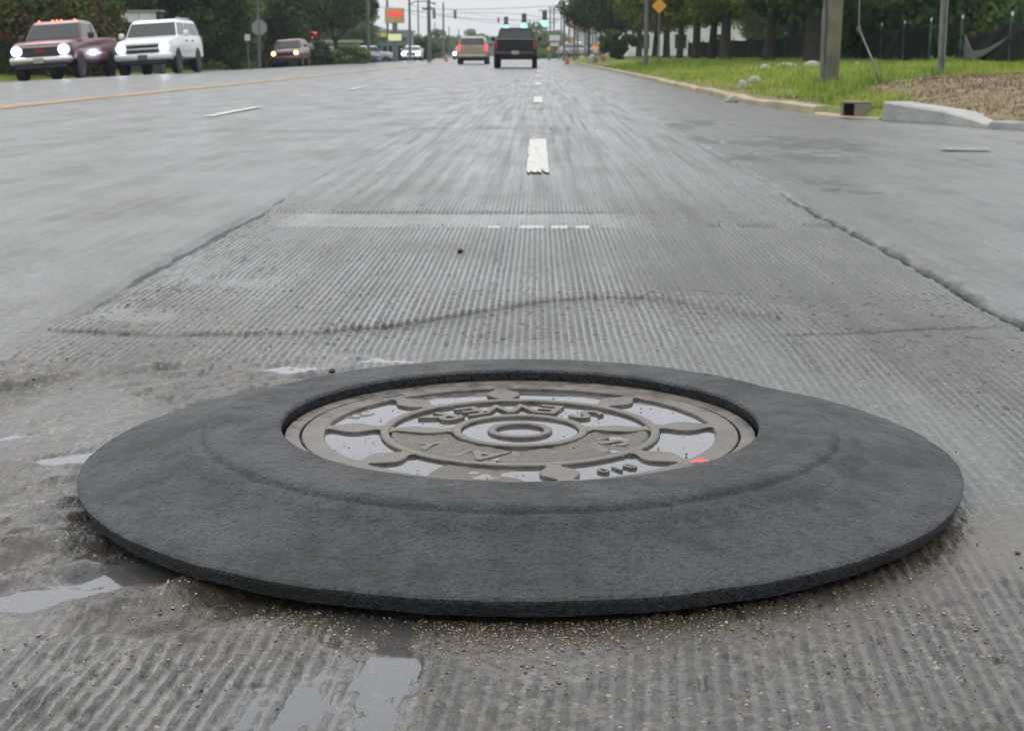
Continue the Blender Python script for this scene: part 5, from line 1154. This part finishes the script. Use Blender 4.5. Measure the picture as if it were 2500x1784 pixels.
def vehicle(kind, loc, rz, paint, label, cat, light=None, tail='taildark', plate=None, marker=False, hl=(.42, .26), lower=None, group=None, wr=None, small=False):
    """front of the vehicle at local y=0, rear at y=L; origin on the ground under the front bumper centre"""
    P = dict(pickup=dict(L=5.6, hw=.99, g=.50, hood=1.20, belt=1.28, roof=1.88, y0=1.45, y1=3.45, t0=2.05, t1=3.25, thw=.72, wy=(.95, 4.45), wr=.40, bed=1.28),
             suv=dict(L=5.1, hw=.99, g=.46, hood=1.16, belt=1.26, roof=1.86, y0=1.35, y1=5.0, t0=2.0, t1=4.75, thw=.74, wy=(.92, 4.0), wr=.39, bed=None),
             van=dict(L=4.8, hw=.95, g=.34, hood=1.02, belt=1.15, roof=1.74, y0=1.0, y1=4.74, t0=1.9, t1=4.45, thw=.70, wy=(.9, 3.9), wr=.34, bed=None),
             sedan=dict(L=4.7, hw=.89, g=.28, hood=.88, belt=.98, roof=1.42, y0=1.25, y1=4.1, t0=2.05, t1=3.35, thw=.60, wy=(.88, 3.65), wr=.32, bed=None),
             suvsmall=dict(L=4.4, hw=.88, g=.42, hood=1.05, belt=1.12, roof=1.66, y0=1.2, y1=4.3, t0=1.75, t1=4.1, thw=.66, wy=(.82, 3.4), wr=.36, bed=None))[kind]
    L, hw, g, hood, belt, roof = (P[k] for k in ('L', 'hw', 'g', 'hood', 'belt', 'roof')); wr = wr or P['wr']
    roll = ROLL if loc[0] < -12.9 and group is None else 0
    e_ = empty({'pickup': 'pickup_truck', 'suv': 'suv', 'van': 'minivan', 'sedan': 'car', 'suvsmall': 'small_suv'}[kind], loc, rz, label, cat, group)
    e_.rotation_euler.y = roll
    pm = M[paint]
    secs = [(.0, hw * .80, g + .10, hood - .20, .05), (.05, hw * .88, g + .05, hood - .11, .08), (.16, hw * .95, g + .02, hood - .05, .10), (.34, hw * .99, g, hood - .01, .12), (.8, hw, g, hood + .04, .13), (P['y0'], hw, g, belt - .02, .12), (P['y0'] + .5, hw, g, belt, .08)]
    if kind == 'pickup': secs += [(3.5, hw, g, belt, .08), (3.55, hw, g + .04, belt + .02, .05), (L - .25, hw, g + .06, belt + .03, .05), (L - .06, hw * .98, g + .10, belt + .02, .05), (L, hw * .95, g + .16, belt, .04)]
    elif kind == 'sedan': secs += [(P['y1'] - .3, hw, g, belt + .02, .08), (L - .3, hw * .97, g + .05, belt + .02, .1), (L - .05, hw * .92, g + .1, belt - .06, .1), (L, hw * .86, g + .16, belt - .14, .08)]
    else: secs += [(L - .5, hw, g, belt, .06), (L - .08, hw * .98, g + .06, belt, .05), (L, hw * .95, g + .14, belt - .03, .04)]
    section_loft(secs, 'body', pm, e_)
    # greenhouse
    y0, y1, t0, t1, th = P['y0'], P['y1'], P['t0'], P['t1'], P['thw']; bh = hw * .93
    b4 = [(-bh, y0, belt - .06), (bh, y0, belt - .06), (bh, y1, belt - .06), (-bh, y1, belt - .06)]
    m4 = [(-th - .05, t0 - .12, roof - .10), (th + .05, t0 - .12, roof - .10), (th + .05, t1 + .04, roof - .10), (-th - .05, t1 + .04, roof - .10)]
    r4 = [(-th, t0 + .02, roof - .03), (th, t0 + .02, roof - .03), (th, t1 - .04, roof - .03), (-th, t1 - .04, roof - .03)]
    q4 = [(-th * .85, t0 + .2, roof), (th * .85, t0 + .2, roof), (th * .85, t1 - .2, roof), (-th * .85, t1 - .2, roof)]
    V = b4 + m4 + r4 + q4; F = [(j * 4 + i, j * 4 + (i + 1) % 4, j * 4 + 4 + (i + 1) % 4, j * 4 + 4 + i) for j in range(3) for i in range(4)] + [(12, 13, 14, 15)]
    rf_ = MB().add(V, F).build('roof', pm, e_, smooth=50); bv = rf_.modifiers.new('round', 'BEVEL'); bv.width = .06; bv.segments = 3; bv.limit_method = 'ANGLE'; bv.angle_limit = R(20)
    G = M['glass']
    lerp = lambda a, c, t_: tuple(a[i] + (c[i] - a[i]) * t_ for i in range(3))
    quadp('windshield', [lerp(b4[0], m4[0], .12), lerp(b4[1], m4[1], .12), lerp(b4[1], m4[1], .97), lerp(b4[0], m4[0], .97)], G, e_, (0, -.012, .012), .055)
    quadp('rear_window', [lerp(b4[2], m4[2], .14), lerp(b4[3], m4[3], .14), lerp(b4[3], m4[3], .95), lerp(b4[2], m4[2], .95)], G, e_, (0, .012, .008), .09)
    cuts = {'pickup': [(.0, .72), (.76, 1.0)], 'suv': [(.0, .36), (.39, .66), (.69, 1.0)], 'van': [(.0, .38), (.41, .68), (.71, 1.0)], 'sedan': [(.0, .5), (.54, 1.0)], 'suvsmall': [(.0, .38), (.41, .70), (.73, 1.0)]}[kind]
    for s, (i0, i1) in ((1, (1, 2)), (-1, (0, 3))):
        A, B, C_, D = lerp(b4[i0], m4[i0], .16), lerp(b4[i1], m4[i1], .16), lerp(b4[i1], m4[i1], .94), lerp(b4[i0], m4[i0], .94)
        for u, v_ in cuts: quadp('side_window', [lerp(A, B, u), lerp(A, B, v_), lerp(D, C_, v_), lerp(D, C_, u)], G, e_, (s * .012, 0, .004), .07)
    # front
    gm2 = M['grille']; zg0, zg1 = g + .26, hood - .17
    MB().box((0, -.005, (zg0 + zg1) / 2), (hw * 1.12, .06, zg1 - zg0), 0, .02).build('grille', gm2, e_)
    if kind in ('pickup', 'suv'):
        MB().box((0, -.04, zg1 + .015), (hw * 1.22, .03, .045)).box((0, -.04, (zg0 + zg1) / 2 + (.0 if kind == 'suv' else -.24)), (hw * 1.14, .03, .05)).build('grille_bar', M['chrome'] if kind == 'pickup' else pm, e_)
    if kind == 'pickup': MB().box((0, -.045, (zg0 + zg1) / 2 + .02), (.34, .02, .08)).build('emblem', M['taildark'], e_)
    lm = M[light] if light else M['glass']
    for s in (-1, 1):
        o = MB().lathe([(.001, -.035), (hl[0] * .35, -.03), (hl[0] * .5, -.01), (hl[0] * .52, .04)], 20, (0, 0, 0), axis='y').build('headlight', lm, e_, (s * hw * .74, .02, (zg0 + zg1) / 2 + .03))
        o.scale = (1, 1, hl[1] / hl[0])
        if light == 'headlight': MB().lathe([(.001, -.05), (hl[0] * .30, -.046), (hl[0] * .40, -.036)], 18, axis='y').build('lamp', M['headcore'], o)
    bm_ = M['chrome'] if kind == 'pickup' else (M[lower] if lower else pm)
    MB().box((0, .03, g + .13), (hw * 1.96, .26, .22), 0, .05).build('bumper', bm_, e_, smooth=50)
    MB().box((0, .06, g - .05), (hw * 1.6, .2, .18), 0, .04).build('air_dam', M['black'], e_)
    if plate: MB().box((0 if kind != 'pickup' else -.05, -.115, g + .12), (.32, .015, .16)).build('licence_plate', M[plate], e_)
    # rear
    MB().box((0, L + .03, g + .16), (hw * 1.9, .18, .18), 0, .05).build('rear_bumper', M['chrome'] if kind == 'pickup' and paint != 'blackp' else (M['black'] if kind == 'pickup' else pm), e_)
    for s in (-1, 1): MB().box((s * hw * .90, L - .03, belt - (.26 if kind == 'pickup' else .14)), (.15 if kind != 'van' else .19, .10, .36), 0, .03).build('tail_light', M[tail], e_)
    MB().box((0, L + (.12 if kind == 'pickup' else .02), g + (.2 if kind == 'pickup' else .42)), (.34, .02, .17)).build('rear_plate', M['signframe'], e_)
    # sides
    for s in (-1, 1):
        for wy in P['wy']:
            MB().lathe([(wr * 1.16, -.02), (wr * 1.18, .012), (.01, .012)], 24, (s * hw - (0 if s > 0 else 0), wy, wr * 1.02), axis='x').build('wheel_arch', M['black'], e_)
            wheel_at(e_, s * (hw - .10), wy, wr, s)
        MB().box((s * (hw + .13), y0 + .42, belt + .08), (.20, .12, .20 if kind in ('pickup', 'suv') else .14), 0, .04).build('mirror', M['black'] if paint != 'white' else pm, e_)
        MB().box((s * (hw + .006), (P['wy'][0] + P['wy'][1]) / 2, g + .30), (.02, P['wy'][1] - P['wy'][0] - wr * 2.6, .06)).build('side_moulding', M['chrome'] if kind == 'pickup' else M['black'] if kind != 'suv' else pm, e_)
        for dy in (1.05, 2.0) if kind != 'pickup' else (1.1, 1.75): MB().box((s * (hw + .012), y0 + dy, belt - .16), (.03, .16, .04)).build('door_handle', M['black'], e_)
    # underside
    MB().box((0, L * .5, g - .03), (hw * 1.5, L * .86, .16)).build('underbody', M['black'], e_)
    if marker:
        for xx in (-.58, -.14, 0, .14, .58): MB().lathe([(.001, .05), (.03, .035), (.045, 0)], 8, (xx, t0 + .06, roof - .02)).build('marker_light', M['marker'], e_)
    if kind in ('suv',):
        for s in (-1, 1): MB().tube([(s * th * .9, t0 + .4, roof + .03), (s * th * .9, t1 - .3, roof + .03)], .025, 6).build('roof_rail', M['chrome'], e_)
    return e_
def vloc(px, Y):
    x = at(px, 131, Y).x; return (x, Y, float(road_z(x)) + .005)
ROLL = -math.atan(.06)
# oncoming traffic: local +y points to the rear, i.e. away from the camera
vehicle('pickup', vloc(102, 49), R(0), 'maroon', 'maroon pickup truck with cab marker lights and blazing headlights at the far left', 'pickup truck', 'headlight', marker=True, plate='signframe', hl=(.38, .34))
vehicle('suv', vloc(352, 53.0), R(0), 'white', 'white suv with blazing headlights following the maroon pickup', 'suv', 'headlight', plate='bluep', hl=(.36, .34))
vehicle('suvsmall', vloc(697, 92), R(0), 'rose', 'small dusty maroon suv with warm yellow lights near the stop sign', 'suv', 'warmlight', plate=None, hl=(.28, .26))
vehicle('sedan', vloc(1003, 150), R(0), 'white', 'white car with glaring headlights approaching left of the minivan', 'car', 'headlight', hl=(.50, .46))
vehicle('sedan', vloc(1124, 178), R(0), 'silver', 'pale car half hidden behind the tan minivan, one headlight showing', 'car', 'headlight', hl=(.44, .40))
# traffic ahead, seen from behind: turned by half a circle
for kind, px, Y, paint, lb, cat, tl in (('van', 1153, 100, 'tan', 'tan minivan seen from behind with lit brake lights', 'minivan', 'brake'), ('pickup', 1258, 73, 'blackp', 'black pickup truck seen from behind in the lane ahead', 'pickup truck', 'taildark')):
    L_ = 4.8 if kind == 'van' else 5.6
    x, y, z = vloc(px, Y); vehicle(kind, (x, y + L_, z), R(180), paint, lb, cat, None, tail=tl, wr=.42 if kind == 'pickup' else None)
# stickers on the pickup's rear window and parked cars
def parked(px, Y, paint, rz, lb, kind='sedan', tail='taildark', z=None):
    p = at(px, 131, Y); zb = z if z is not None else float(verge_z(p.x, Y) if p.x > 0 else lverge_z(p.x, Y))
    vehicle(kind, (p.x, Y, zb), rz, paint, lb, 'car', None, tail=tail, group='parked cars')
parked(800, 128, 'silver', R(75), 'pale parked car beside the small green bush at the left')
parked(822, 118, 'white', R(95), 'white parked car partly behind the roadside bush', 'sedan')
parked(893, 140, 'maroon', R(60), 'dark red parked car behind the left pole pair')
parked(925, 142, 'bluep', R(80), 'dark blue parked car in front of the teal store')
parked(962, 146, 'silver', R(100), 'grey parked car under the pale yellow sign', 'suvsmall')
parked(690, 112, 'bluep', R(80), 'dark parked car behind the small maroon suv, left of it', 'suvsmall')
parked(1358, 230, 'white', R(12), 'white parked car under the white sign boards')
parked(1398, 190, 'bluep', R(12), 'dark parked car left of the tall pole')
parked(1418, 190, 'white', R(15), 'white parked car between the tall pole and the thick pole', 'van')
parked(1462, 180, 'silver', R(80), 'pale parked car below the orange sign')

# ------------------------------------------------------------------ haze
hz = MB().box((0, 320, 4.6), (760, 700, 11.4)).build('haze', None)
hm = bpy.data.materials.new('haze'); hm.use_nodes = True; t = hm.node_tree; t.nodes.clear(); oo = N(t, 'OutputMaterial'); pv = N(t, 'VolumePrincipled')
pv.inputs['Density'].default_value = .00035; pv.inputs['Color'].default_value = (.86, .93, 1, 1); pv.inputs['Anisotropy'].default_value = .2
t.links.new(pv.outputs[0], oo.inputs['Volume']); hz.data.materials.append(hm); tag(hz, 'thin pale haze over the whole road scene', 'haze', kind='stuff')
